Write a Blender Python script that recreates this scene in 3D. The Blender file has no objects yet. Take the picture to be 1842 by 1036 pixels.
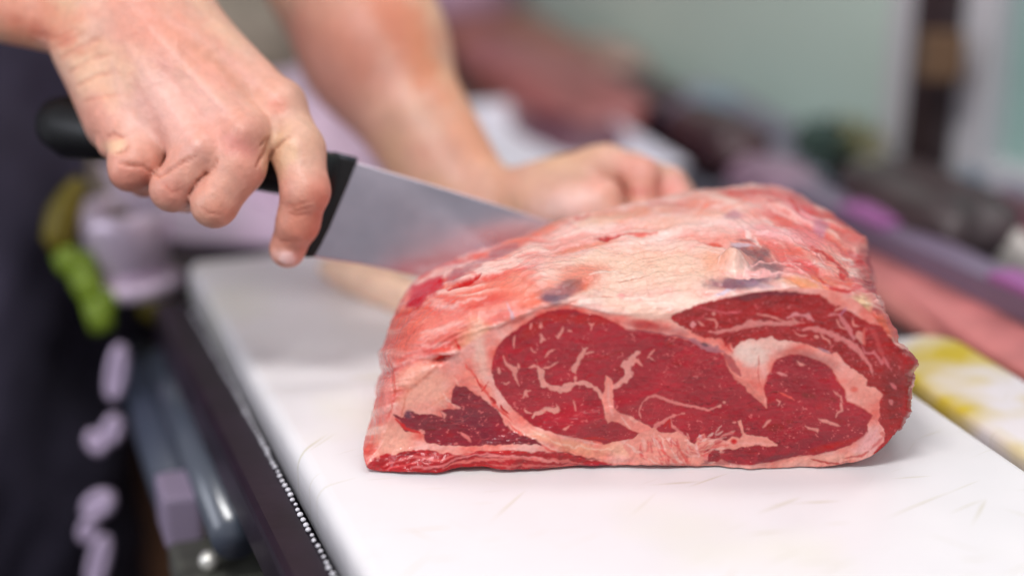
import bpy, bmesh, math, random
import numpy as np
from mathutils import Vector, Matrix

C = bpy.context.scene.collection
SC = bpy.context.scene
R = math.radians

# ------------------------------------------------------------------ camera
H = 0.34                      # camera height above the board top (metres)
TH = R(20)                    # pitch below the horizon
FPX = 60.0 / 36.0 * 1842.0
cam_d = bpy.data.cameras.new('camera'); cam = bpy.data.objects.new('camera', cam_d); C.objects.link(cam)
cam.location = (0, 0, H); cam.rotation_euler = (R(90) - TH, 0, 0)
cam_d.lens = 60; cam_d.sensor_width = 36; cam_d.clip_start = 0.02; cam_d.clip_end = 60
cam_d.dof.use_dof = True; cam_d.dof.focus_distance = 0.775; cam_d.dof.aperture_fstop = 1.7
SC.camera = cam

# ------------------------------------------------------------------ light
world = bpy.data.worlds.new('World'); SC.world = world; world.use_nodes = True
bg = world.node_tree.nodes['Background']
bg.inputs[0].default_value = (0.92, 0.92, 1.0, 1); bg.inputs[1].default_value = 0.44
def area(name, loc, rot, sx, sy, power, col):
    l = bpy.data.lights.new(name, 'AREA'); l.shape = 'RECTANGLE'; l.size = sx; l.size_y = sy
    l.energy = power; l.color = col
    o = bpy.data.objects.new(name, l); C.objects.link(o); o.location = loc; o.rotation_euler = rot
    return o
area('ceiling_lamp', (0.35, 1.15, 1.7), (R(-6), R(12), 0), 1.1, 0.3, 8.6, (1.0, 0.975, 0.97))
area('side_lamp', (1.5, -0.1, 1.5), (R(32), R(42), R(0)), 0.8, 0.8, 5, (1.0, 0.95, 0.94))
area('shop_front_lamp', (-0.34, 0.08, 1.30), (R(33), R(0), R(-16)), .50, 0.22, 15, (1.0, 0.985, 0.975))
area('left_fill', (-1.0, 0.25, .45), (R(80), R(0), R(-70)), .6, 0.5, 5.0, (0.86, 0.9, 1.0))  # added fill without a visible source, brightens the board's left side face
area('case_lamp', (0.9, 2.1, 1.3), (R(0), R(0), R(0)), 1.5, 0.3, 42, (0.98, 1.0, 0.97))

SC.view_settings.view_transform = 'Standard'; SC.view_settings.look = 'None'
SC.view_settings.exposure = -0.10; SC.view_settings.gamma = 1.0
SC.view_settings.use_curve_mapping = False

# ------------------------------------------------------------------ helpers
CT, ST = math.cos(TH), math.sin(TH)
def ray(u, v):
    a = (u - 921.0) / FPX; b = (518.0 - v) / FPX
    return np.array([a, CT + b * ST, -ST + b * CT])
def PY(u, v, Y):
    r = ray(u, v); return np.array([0, 0, H]) + r * (Y / r[1])
def PZ(u, v, z=0.0):
    r = ray(u, v); return np.array([0, 0, H]) + r * ((z - H) / r[2])
def PD(u, v, d):
    return np.array([0, 0, H]) + ray(u, v) * d
def cam_to_world(p):
    return np.stack([p[:, 0], p[:, 2] * CT + p[:, 1] * ST, H - p[:, 2] * ST + p[:, 1] * CT], 1)
def world_to_px(p):
    q = p - np.array([0, 0, H])
    d = q[:, 1] * CT - q[:, 2] * ST; up = q[:, 1] * ST + q[:, 2] * CT
    return 921 + q[:, 0] / d * FPX, 518 - up / d * FPX
def K(u, v, d):               # camera-aligned metres
    return np.array([(u - 921.0) / FPX * d, (518.0 - v) / FPX * d, d])

def s2l(c):
    c = np.asarray(c, float) / 255.0
    return np.where(c <= 0.04045, c / 12.92, ((c + 0.055) / 1.055) ** 2.4)

def _h(ix, iy, iz, seed):
    n = (ix * 374761393 + iy * 668265263 + iz * 2147483647 + seed * 974634777) & 0xffffffff
    n = ((n ^ (n >> 13)) * 1274126177) & 0xffffffff
    n = ((n ^ (n >> 16)) * 2246822519) & 0xffffffff
    return ((n ^ (n >> 15)) & 0xffffff) / float(0xffffff)
def noise(x, y, z=0.0, seed=0):
    x = np.asarray(x, float); y = np.asarray(y, float); z = np.zeros_like(x) + z
    ix, iy, iz = np.floor(x).astype(np.int64), np.floor(y).astype(np.int64), np.floor(z).astype(np.int64)
    fx, fy, fz = x - ix, y - iy, z - iz
    fx, fy, fz = [f * f * (3 - 2 * f) for f in (fx, fy, fz)]
    r = 0
    zs = (0, 1) if np.any(fz) else (0,)
    for a in (0, 1):
        for b in (0, 1):
            for c in zs:
                w = (fx if a else 1 - fx) * (fy if b else 1 - fy) * (fz if c else 1 - fz)
                r = r + w * _h(ix + a, iy + b, iz + c, seed)
    return r * 2 - 1
def fbm(x, y, z=0.0, seed=0, oct=4):
    r = 0; a = 0.5; s = 1.0
    for i in range(oct):
        r = r + a * noise(np.asarray(x) * s, np.asarray(y) * s, np.asarray(z) * s, seed + i * 17); a *= 0.5; s *= 2.03
    return r
def sstep(a, b, x):
    t = np.clip((x - a) / (b - a), 0, 1); return t * t * (3 - 2 * t)

def mesh_obj(name, verts, faces, mat=None, parent=None, smooth=True):
    me = bpy.data.meshes.new(name)
    if isinstance(faces, np.ndarray):
        n = faces.shape[1]
        me.vertices.add(len(verts)); me.vertices.foreach_set('co', np.asarray(verts, np.float32).ravel())
        me.loops.add(faces.size); me.loops.foreach_set('vertex_index', faces.astype(np.int32).ravel())
        me.polygons.add(len(faces))
        me.polygons.foreach_set('loop_start', np.arange(0, faces.size, n, dtype=np.int32))
        me.polygons.foreach_set('loop_total', np.full(len(faces), n, np.int32))
        me.update(calc_edges=True); me.validate()
    else:
        me.from_pydata([tuple(v) for v in verts], [], faces); me.update()
    me.polygons.foreach_set('use_smooth', np.full(len(me.polygons), smooth))
    o = bpy.data.objects.new(name, me); C.objects.link(o)
    if mat: me.materials.append(mat)
    if parent: o.parent = parent
    return o
def set_attr(o, name, arr):
    a = np.asarray(arr, np.float32)
    if a.ndim == 1:
        at = o.data.attributes.new(name, 'FLOAT', 'POINT'); at.data.foreach_set('value', a)
    else:
        at = o.data.color_attributes.new(name, 'FLOAT_COLOR', 'POINT')
        at.data.foreach_set('color', np.concatenate([a, np.ones((len(a), 1), np.float32)], 1).ravel())
def tag(o, label=None, cat=None, group=None, kind=None):
    if label: o['label'] = label
    if cat: o['category'] = cat
    if group: o['group'] = group
    if kind: o['kind'] = kind
    return o
def empty(name, loc, label, cat, group=None):
    o = bpy.data.objects.new(name, None); C.objects.link(o); o.location = loc
    return tag(o, label, cat, group)

def material(name, color, rough=0.5, metal=0.0, attr=None, noise_amt=0.0, noise_scale=30.0, bump=0.0, bump_scale=200.0,
             sss=0.0, sss_rad=(1, .3, .15), sss_scale=0.004, coat=0.0, coat_rough=0.1, rough_var=0.0, alpha=1.0, trans=0.0,
             stretch=(1, 1, 1), spec=0.5, aniso=0.0, bump_dist=0.0004):
    m = bpy.data.materials.new(name); m.use_nodes = True
    nt = m.node_tree; b = nt.nodes['Principled BSDF']; L = nt.links
    b.inputs['Roughness'].default_value = rough; b.inputs['Metallic'].default_value = metal
    b.inputs['Specular IOR Level'].default_value = spec
    b.inputs['Coat Weight'].default_value = coat; b.inputs['Coat Roughness'].default_value = coat_rough
    b.inputs['Subsurface Weight'].default_value = sss; b.inputs['Subsurface Radius'].default_value = sss_rad
    b.inputs['Subsurface Scale'].default_value = sss_scale
    b.inputs['Transmission Weight'].default_value = trans; b.inputs['Alpha'].default_value = alpha
    b.inputs['Anisotropic'].default_value = aniso
    tc = nt.nodes.new('ShaderNodeTexCoord'); mp = nt.nodes.new('ShaderNodeMapping'); mp.inputs['Scale'].default_value = stretch
    L.new(tc.outputs['Object'], mp.inputs['Vector'])
    def nz(scale, detail=4):
        n = nt.nodes.new('ShaderNodeTexNoise'); n.inputs['Scale'].default_value = scale; n.inputs['Detail'].default_value = detail
        L.new(mp.outputs[0], n.inputs['Vector']); return n
    if attr:
        a = nt.nodes.new('ShaderNodeAttribute'); a.attribute_name = attr; src = a.outputs['Color']
    else:
        a = nt.nodes.new('ShaderNodeRGB'); a.outputs[0].default_value = (*s2l(color), 1); src = a.outputs[0]
    n = nz(noise_scale)
    mr = nt.nodes.new('ShaderNodeMapRange'); mr.inputs[1].default_value = 0.3; mr.inputs[2].default_value = 0.7
    mr.inputs[3].default_value = 1 - noise_amt; mr.inputs[4].default_value = 1 + noise_amt * 0.6
    L.new(n.outputs[0], mr.inputs[0])
    mx = nt.nodes.new('ShaderNodeVectorMath'); mx.operation = 'SCALE'
    L.new(src, mx.inputs[0]); L.new(mr.outputs[0], mx.inputs['Scale']); L.new(mx.outputs[0], b.inputs['Base Color'])
    if rough_var:
        n2 = nz(noise_scale * 1.7)
        m2 = nt.nodes.new('ShaderNodeMapRange'); m2.inputs[1].default_value = 0.3; m2.inputs[2].default_value = 0.7
        m2.inputs[3].default_value = max(rough - rough_var, .03); m2.inputs[4].default_value = min(rough + rough_var, 1)
        L.new(n2.outputs[0], m2.inputs[0]); L.new(m2.outputs[0], b.inputs['Roughness'])
    if bump:
        n3 = nz(bump_scale, 5)
        bp = nt.nodes.new('ShaderNodeBump'); bp.inputs['Strength'].default_value = bump; bp.inputs['Distance'].default_value = bump_dist
        L.new(n3.outputs[0], bp.inputs['Height']); L.new(bp.outputs[0], b.inputs['Normal'])
        if coat: L.new(bp.outputs[0], b.inputs['Coat Normal'])
    return m

# bmesh helpers -------------------------------------------------------------
def bm_obj(name, bm, mat, parent=None, smooth=False, bevel=0.0, seg=2):
    if bevel:
        bmesh.ops.bevel(bm, geom=[e for e in bm.edges], offset=bevel, segments=seg, affect='EDGES', profile=0.6)
    me = bpy.data.meshes.new(name); bm.to_mesh(me); bm.free()
    me.polygons.foreach_set('use_smooth', np.full(len(me.polygons), smooth))
    me.materials.append(mat)
    o = bpy.data.objects.new(name, me); C.objects.link(o)
    if parent: o.parent = parent
    return o
def prism(pts, z0, z1):        # plan polygon -> prism
    bm = bmesh.new()
    lo = [bm.verts.new((p[0], p[1], z0)) for p in pts]; hi = [bm.verts.new((p[0], p[1], z1)) for p in pts]
    n = len(pts)
    bm.faces.new(hi); bm.faces.new(lo[::-1])
    for i in range(n): bm.faces.new((lo[i], lo[(i + 1) % n], hi[(i + 1) % n], hi[i]))
    bmesh.ops.recalc_face_normals(bm, faces=bm.faces)
    return bm
def box(c, size, rot=None):
    bm = bmesh.new(); bmesh.ops.create_cube(bm, size=1)
    M = Matrix.Translation(Vector(c)) @ (rot if rot else Matrix()) @ Matrix.Diagonal((*size, 1))
    bmesh.ops.transform(bm, matrix=M, verts=bm.verts); return bm
def tube(pts, rad, n=16, closed=False, taper=None):
    pts = [Vector(p) for p in pts]; V = []; F = []
    N = len(pts); prev = None
    for i, p in enumerate(pts):
        a = pts[(i - 1) % N] if (closed or i > 0) else p
        b = pts[(i + 1) % N] if (closed or i < N - 1) else p
        t = (b - a).normalized()
        if prev is None: u = t.orthogonal().normalized()
        else: u = (prev - t * prev.dot(t)).normalized()
        prev = u; w = t.cross(u)
        r = rad * (taper[i] if taper else 1)
        for k in range(n):
            an = 2 * math.pi * k / n; V.append(p + (u * math.cos(an) + w * math.sin(an)) * r)
    for i in range(N if closed else N - 1):
        j = (i + 1) % N
        for k in range(n):
            l = (k + 1) % n; F.append((i * n + k, i * n + l, j * n + l, j * n + k))
    if not closed:
        F.append(tuple(range(n))[::-1]); F.append(tuple((N - 1) * n + k for k in range(n)))
    return V, F
def lump(c, size, seed, nu=40, nv=24, amp=0.18, flat=0.35, rotz=0.0):
    """an irregular cut of meat: a lumpy flattened closed form"""
    ang = np.linspace(0, 2 * np.pi, nu, endpoint=False); lat = np.linspace(-np.pi / 2, np.pi / 2, nv)
    A, B = np.meshgrid(ang, lat)
    sq = lambda x, p: np.sign(x) * np.abs(x) ** p
    x = sq(np.cos(A), .75) * sq(np.cos(B), .6); y = sq(np.sin(A), .75) * sq(np.cos(B), .6); z = sq(np.sin(B), .8)
    n = 1 + amp * fbm(x * 1.6 + seed, y * 1.6, z * 1.6, seed) * 2
    x, y, z = x * n * size[0] / 2, y * n * size[1] / 2, z * n * size[2] / 2
    c_, s_ = math.cos(rotz), math.sin(rotz)
    P = np.stack([c[0] + x * c_ - y * s_, c[1] + x * s_ + y * c_, c[2] + z], 2).reshape(-1, 3)
    F = []
    for i in range(nv - 1):
        for k in range(nu):
            l = (k + 1) % nu; F.append((i * nu + k, i * nu + l, (i + 1) * nu + l, (i + 1) * nu + k))
    return P, np.array(F)

# ------------------------------------------------------------------ board and counter
BD = np.array([PZ(310, 480)[0], PZ(310, 480)[1]]); BN = np.array([PZ(610, 1036)[0], PZ(610, 1036)[1]])
bdir = (BD - BN) / np.linalg.norm(BD - BN); bperp = np.array([bdir[1], -bdir[0]])   # along the board, across it
def bp(s, w, z=0.0):    # s metres along from the near left corner, w metres across
    p = BN + bdir * s + bperp * w; return np.array([p[0], p[1], z])
def to_b(p):
    q = np.asarray(p[:2]) - BN; return float(q @ bdir), float(q @ bperp)
def pz(u, v, z=0.0): p = PZ(u, v, z); return (p[0], p[1], z)

def make_board(name, s0, s1, w0, w1, z0, z1, rad, mat, ncorner=8, bev=.004):
    pts = []
    for (cs, cw, a0) in ((s0 + rad, w0 + rad, 180), (s0 + rad, w1 - rad, 90), (s1 - rad, w1 - rad, 0), (s1 - rad, w0 + rad, -90)):
        for k in range(ncorner + 1):
            a = R(a0 - 90 * k / ncorner) if False else R(a0 + (90 - 90) + 0)
            t = R(a0) - R(90) * k / ncorner + R(90) * 1
            t = R(a0 + 90 - 90 * k / ncorner)
            pts.append(bp(cs + rad * math.cos(t), cw + rad * math.sin(t))[:2])
    # sort round the centre (convex outline)
    c = np.mean(pts, 0); pts.sort(key=lambda p: math.atan2(p[1] - c[1], p[0] - c[0]))
    q = [pts[0]]
    for p in pts[1:]:
        if np.linalg.norm(p - q[-1]) > 1e-5: q.append(p)
    bm = prism(q, z0, z1)
    top = [e for e in bm.edges if all(abs(v.co.z - z1) < 1e-6 for v in e.verts)]
    bmesh.ops.bevel(bm, geom=top, offset=bev, segments=4, affect='EDGES', profile=.5)
    o = bm_obj(name, bm, mat, smooth=True)
    return o

def board_material(name, base, stain, stain_amt, stain_scale, thresh):
    m = material(name, base, rough=.36, sss=.10, sss_rad=(1, 1, 1), sss_scale=.006, bump=.12, bump_scale=900, rough_var=.08, noise_scale=25, noise_amt=.02, spec=.4)
    nt = m.node_tree; L = nt.links; b = nt.nodes['Principled BSDF']
    src = b.inputs['Base Color'].links[0].from_socket
    tc = nt.nodes.new('ShaderNodeTexCoord')
    # knife scratches: stretched noise in three directions, yellowed
    fac = None
    for k, (rot, sc, th) in enumerate([(35, (14, 260, 1), .70), (62, (10, 200, 1), .715), (-40, (16, 240, 1), .73), (8, (18, 300, 1), .71)]):
        mp = nt.nodes.new('ShaderNodeMapping'); mp.inputs['Rotation'].default_value = (0, 0, R(rot)); mp.inputs['Scale'].default_value = sc
        mp.inputs['Location'].default_value = (k * 3.1, k, 0)
        # first rotate, then scale
        mp.vector_type = 'TEXTURE'; mp.inputs['Scale'].default_value = (1 / sc[0], 1 / sc[1], 1)
        n = nt.nodes.new('ShaderNodeTexNoise'); n.inputs['Scale'].default_value = 1; n.inputs['Detail'].default_value = 1.5
        L.new(tc.outputs['Object'], mp.inputs[0]); L.new(mp.outputs[0], n.inputs['Vector'])
        mr = nt.nodes.new('ShaderNodeMapRange'); mr.inputs[1].default_value = th - .018; mr.inputs[2].default_value = th + .05; mr.inputs[3].default_value = 0; mr.inputs[4].default_value = .5
        L.new(n.outputs[0], mr.inputs[0])
        if fac is None: fac = mr.outputs[0]
        else:
            mx = nt.nodes.new('ShaderNodeMath'); mx.operation = 'MAXIMUM'; L.new(fac, mx.inputs[0]); L.new(mr.outputs[0], mx.inputs[1]); fac = mx.outputs[0]
    n = nt.nodes.new('ShaderNodeTexNoise'); n.inputs['Scale'].default_value = stain_scale; n.inputs['Detail'].default_value = 3
    L.new(tc.outputs['Object'], n.inputs['Vector'])
    mr = nt.nodes.new('ShaderNodeMapRange'); mr.inputs[1].default_value = thresh; mr.inputs[2].default_value = thresh + .16; mr.inputs[4].default_value = stain_amt
    L.new(n.outputs[0], mr.inputs[0])
    c1 = nt.nodes.new('ShaderNodeMix'); c1.data_type = 'RGBA'; L.new(mr.outputs[0], c1.inputs[0]); L.new(src, c1.inputs[6]); c1.inputs[7].default_value = (*s2l(stain), 1)
    c2 = nt.nodes.new('ShaderNodeMix'); c2.data_type = 'RGBA'; L.new(fac, c2.inputs[0]); L.new(c1.outputs[2], c2.inputs[6]); c2.inputs[7].default_value = (*s2l((176, 164, 104)), 1)
    L.new(c2.outputs[2], b.inputs['Base Color'])
    return m
mboard = board_material('white_plastic', (229, 225, 226), (226, 223, 210), .6, 9, .54)
board = make_board('cutting_board', -.34, .405, .010, .318, -.024, 0, .008, mboard, bev=.007)
tag(board, 'big white plastic cutting board with yellowed knife scratches under the raw beef', 'cutting board')
myel = board_material('stained_plastic', (228, 220, 222), (206, 180, 42), 1.0, 11, .41)
b2 = make_board('cutting_board', -.34, .150, .326, .380, -.024, -.001, .02, myel)
tag(b2, 'white board with bright yellow stain, beside the big white one', 'cutting board')

# counter frame: black rail under the near-left edge of the board, its row of white studs, the worktop body
mblack = material('black_rubber', (34, 22, 34), rough=.38, noise_amt=.35, noise_scale=40, bump=.3, bump_scale=120)
mdark = material('dark_laminate', (30, 27, 34), rough=.5)
msteel = material('brushed_steel', (168, 166, 178), rough=.30, metal=1, noise_amt=.12, noise_scale=50, stretch=(1, 12, 1), aniso=.4)
mgun = material('grey_enamel', (72, 78, 90), rough=.28, metal=.0, spec=.7, coat=.3)
mlil = material('pale_steel', (214, 196, 214), rough=.35, metal=.35)

def board_box(name, s0, s1, w0, w1, z0, z1, mat, parent=None, bev=.002):
    pts = [bp(s0, w0)[:2], bp(s1, w0)[:2], bp(s1, w1)[:2], bp(s0, w1)[:2]]
    return bm_obj(name, prism(pts, z0, z1), mat, parent, bevel=bev)
ctr = empty('work_counter', bp(0, .1, -.9), 'black edged work counter with a row of small white studs beside the board', 'counter')
def under(o): o.parent = ctr; o.matrix_parent_inverse = Matrix.Translation(-ctr.location); return o
under(board_box('worktop', -.5, .46, .012, .385, -.06, -.0245, mdark))
under(board_box('cabinet', -.5, .44, .03, .38, -.9, -.061, mdark))
under(board_box('edge_rail', -.34, .40, -.0125, .0092, -.05, -.0225, mblack, bev=.004))
V = []; F = []; rs = random.Random(2)
mstud = material('white_stud', (225, 222, 228), rough=.4)
for i in range(92):
    c = bp(-.10 + i * .0052 + rs.uniform(-.0003, .0003), .0068 + rs.uniform(-.0003, .0003), -.0215); k_ = rs.uniform(.7, 1.15)
    bm = bmesh.new(); bmesh.ops.create_uvsphere(bm, u_segments=8, v_segments=6, radius=.0013)
    o0 = len(V)
    for v in bm.verts: V.append((c[0] + v.co.x * k_, c[1] + v.co.y * k_, c[2] + v.co.z * .8 * k_))
    for f in bm.faces: F.append(tuple(o0 + v.index for v in f.verts))
    bm.free()
under(tag(mesh_obj('stud_strip', V, F, mstud), 'row of tiny white studs along the board edge'))
ctr_children = list(ctr.children)

# grey tube, scale housing and bits on the left under the counter edge
rail = empty('rail_bracket', (0, 0, 0), 'grey round rail with box bracket and bolt under the counter edge', 'rail')
a = PZ(300, 650, -.065); b = PZ(425, 965, -.065)
d = (b - a) / np.linalg.norm(b - a)
V, F = tube([a - d * .0, a + d * .004, b], .0125, 24, taper=[.8, 1, 1]); mesh_obj('rail_tube', V, F, mgun, rail)
V, F = tube([PZ(248, 655, -.09), PZ(330, 905, -.09)], .015, 20); mesh_obj('side_tube', V, F, material('slate_enamel', (58, 64, 80), rough=.5), rail)
cb = PZ(322, 915, -.08)
bm_obj('bracket_block', box(cb, (.020, .034, .03), Matrix.Rotation(math.atan2(d[1], d[0]) - R(90), 4, 'Z')), material('mauve_steel', (140, 126, 148), rough=.5), rail, bevel=.003)
cb2 = PZ(395, 1030, -.10)
bm_obj('clamp_plate', box(cb2, (.045, .05, .02), Matrix.Rotation(R(20), 4, 'Z')), material('olive_grey_steel', (92, 92, 84), rough=.42, metal=.3, noise_amt=.4, noise_scale=60), rail, bevel=.004)
cb3 = PZ(376, 1008, -.085)
bm = bmesh.new(); bmesh.ops.create_uvsphere(bm, u_segments=20, v_segments=12, radius=.0055); bmesh.ops.translate(bm, verts=bm.verts, vec=Vector(cb3))
bm_obj('bolt', bm, material('bolt_steel', (225, 222, 214), rough=.25, metal=.6), rail, smooth=True)
# floor and a brown carton standing under the counter
fl = bm_obj('floor', box((0.3, 1.2, -.92), (5, 5, .04)), material('floor_tile', (74, 62, 70), rough=.4, noise_amt=.3, noise_scale=8)); tag(fl, kind='structure')
c = PZ(215, 960, -.34)
bm = box(c, (.10, .20, .30), Matrix.Rotation(R(12), 4, 'Z')); car = bm_obj('carton', bm, material('brown_board', (112, 76, 52), rough=.8, noise_amt=.25, noise_scale=12), bevel=.003)
tag(car, 'brown cardboard carton low on the left under the counter edge', 'box')

# ------------------------------------------------------------------ the steel tray, the green cord, the chain
def W3(u, v, d): return tuple(PD(u, v, d))
tray = empty('steel_scale', W3(330, 460, 1.08), 'pale steel dish scale with a folded lip behind the knife handle', 'scale')
def tp(o):
    o.parent = tray; o.matrix_parent_inverse = Matrix.Translation(-tray.location); return o
# shallow elongated dish: lofted rounded section, open on top
def dish(pts_l, pts_r, depth):
    V = []; F = []
    n = len(pts_l); m = 12
    for i in range(n):
        l, r = np.array(pts_l[i]), np.array(pts_r[i])
        for k in range(m):
            t = k / (m - 1); p = l + (r - l) * t; p = p + np.array([0, 0, -depth * math.sin(math.pi * t) ** .6]); V.append(p)
    for i in range(n - 1):
        for k in range(m - 1): F.append((i * m + k, i * m + k + 1, (i + 1) * m + k + 1, (i + 1) * m + k))
    return V, F
V, F = dish([W3(165, 285, 1.16), W3(250, 300, 1.16), W3(380, 330, 1.16), W3(560, 330, 1.16), W3(700, 330, 1.16)],
            [W3(200, 330, 1.09), W3(300, 425, 1.09), W3(420, 440, 1.09), W3(560, 452, 1.09), W3(700, 470, 1.09)], .012)
dd_ = tp(mesh_obj('dish', V, F, mlil)); dd_.modifiers.new('s', 'SOLIDIFY').thickness = .003
V, F = tube([W3(270, 432, 1.08), W3(330, 446, 1.08), W3(420, 450, 1.08), W3(560, 455, 1.08), W3(700, 470, 1.08)], .0045, 12); tp(mesh_obj('dish_rim', V, F, material('dark_rim', (70, 58, 72), rough=.4)))
V, F = tube([W3(165, 285, 1.10), W3(175, 330, 1.09), W3(215, 390, 1.09), W3(270, 432, 1.08)], .006, 12, taper=[.5, .9, 1, 1]); tp(mesh_obj('dish_lip', V, F, material('olive_rim', (126, 112, 96), rough=.5)))
cup = empty('steel_cup', W3(230, 500, 1.08), 'pale lilac steel cup below the dish, beside the dark apron', 'cup')
def lathe_like(c, prof, n=32, sx=1, sy=1):
    V = []; F = []
    for (r, z) in prof:
        for k in range(n):
            a = 2 * math.pi * k / n; V.append((c[0] + r * sx * math.cos(a), c[1] + r * sy * math.sin(a), c[2] + z))
    for i in range(len(prof) - 1):
        for k in range(n): l = (k + 1) % n; F.append((i * n + k, i * n + l, (i + 1) * n + l, (i + 1) * n + k))
    return V, F
cc = PD(232, 505, 1.08)
V, F = lathe_like(cc, [(.0, .002), (.020, 0), (.024, .006), (.027, .02), (.0295, .04), (.028, .05), (.025, .05), (.024, .02), (.018, .006), (0, .006)])
o = mesh_obj('cup_body', V, F, mlil, cup); o.matrix_parent_inverse = Matrix.Translation(-cup.location)
V, F = lathe_like(cc, [(.022, -.006), (.030, -.004), (.032, .002), (.029, .006), (.022, .006)], sx=1.10)
o = mesh_obj('cup_foot', V, F, material('lilac_steel', (226, 206, 226), rough=.3, metal=.2), cup); o.matrix_parent_inverse = Matrix.Translation(-cup.location)

mgreen = material('green_cord', (112, 136, 24), rough=.5, noise_amt=.3, noise_scale=120, bump=.6, bump_scale=400)
molive = material('olive_cord', (118, 104, 16), rough=.5, noise_amt=.3, noise_scale=120)
cord = empty('twisted_cord', W3(135, 440, 1.08), 'bright green and olive twisted cord hanging over the dark apron', 'cord')
V, F = tube([W3(148, 325, 1.05), W3(128, 355, 1.05), W3(112, 390, 1.05), W3(106, 425, 1.05), W3(112, 450, 1.05)], .0105, 14, taper=[.5, .8, 1, 1, .7])
o = mesh_obj('olive_strand', V, F, molive, cord); o.matrix_parent_inverse = Matrix.Translation(-cord.location)
for (u0, v0, u1, v1, r) in [(112, 450, 140, 490, .011), (140, 480, 172, 540, .011), (165, 535, 190, 595, .0095), (190, 520, 200, 560, .006), (150, 455, 168, 500, .007), (168, 545, 176, 598, .006)]:
    pts = [W3(u0 + (u1 - u0) * t, v0 + (v1 - v0) * t, 1.05) for t in (0, .25, .5, .75, 1)]
    V, F = tube(pts, r, 14, taper=[.7, .8, .85, .8, .6]); o = mesh_obj('green_strand', V, F, mgreen, cord); o.matrix_parent_inverse = Matrix.Translation(-cord.location)
V, F = tube([W3(262, 525, 1.16), W3(285, 545, 1.16), W3(296, 572, 1.16)], .014, 14, taper=[.6, 1, .6]); o = mesh_obj('far_strand', V, F, molive, cord); o.matrix_parent_inverse = Matrix.Translation(-cord.location)

chain = empty('link_chain', W3(205, 620, 1.05), 'steel link chain hanging at the edge of the dark apron', 'chain')
mch = material('chain_steel', (186, 168, 194), rough=.5, metal=.3)
for (u0, v0, u1, v1, w) in [(218, 618, 202, 722, .007), (208, 745, 196, 800, .007), (160, 775, 186, 815, .0065), (205, 890, 150, 925, .009), (165, 930, 150, 975, .006), (190, 960, 165, 1060, .007)]:
    c0, c1 = np.array(W3(u0, v0, 1.04)), np.array(W3(u1, v1, 1.04)); ax = (c1 - c0); L_ = np.linalg.norm(ax); ax /= L_
    sd = np.cross(ax, ray(u0, v0)); sd /= np.linalg.norm(sd)
    pts = []
    for k in range(20):
        t = 2 * math.pi * k / 20; pts.append((c0 + c1) / 2 + ax * (L_ / 2 - w * .4) * math.cos(t) + sd * w * .5 * math.sin(t))
    V, F = tube(pts, w * .46, 10, closed=True); o = mesh_obj('link', V, F, mch, chain); o.matrix_parent_inverse = Matrix.Translation(-chain.location)

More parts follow.
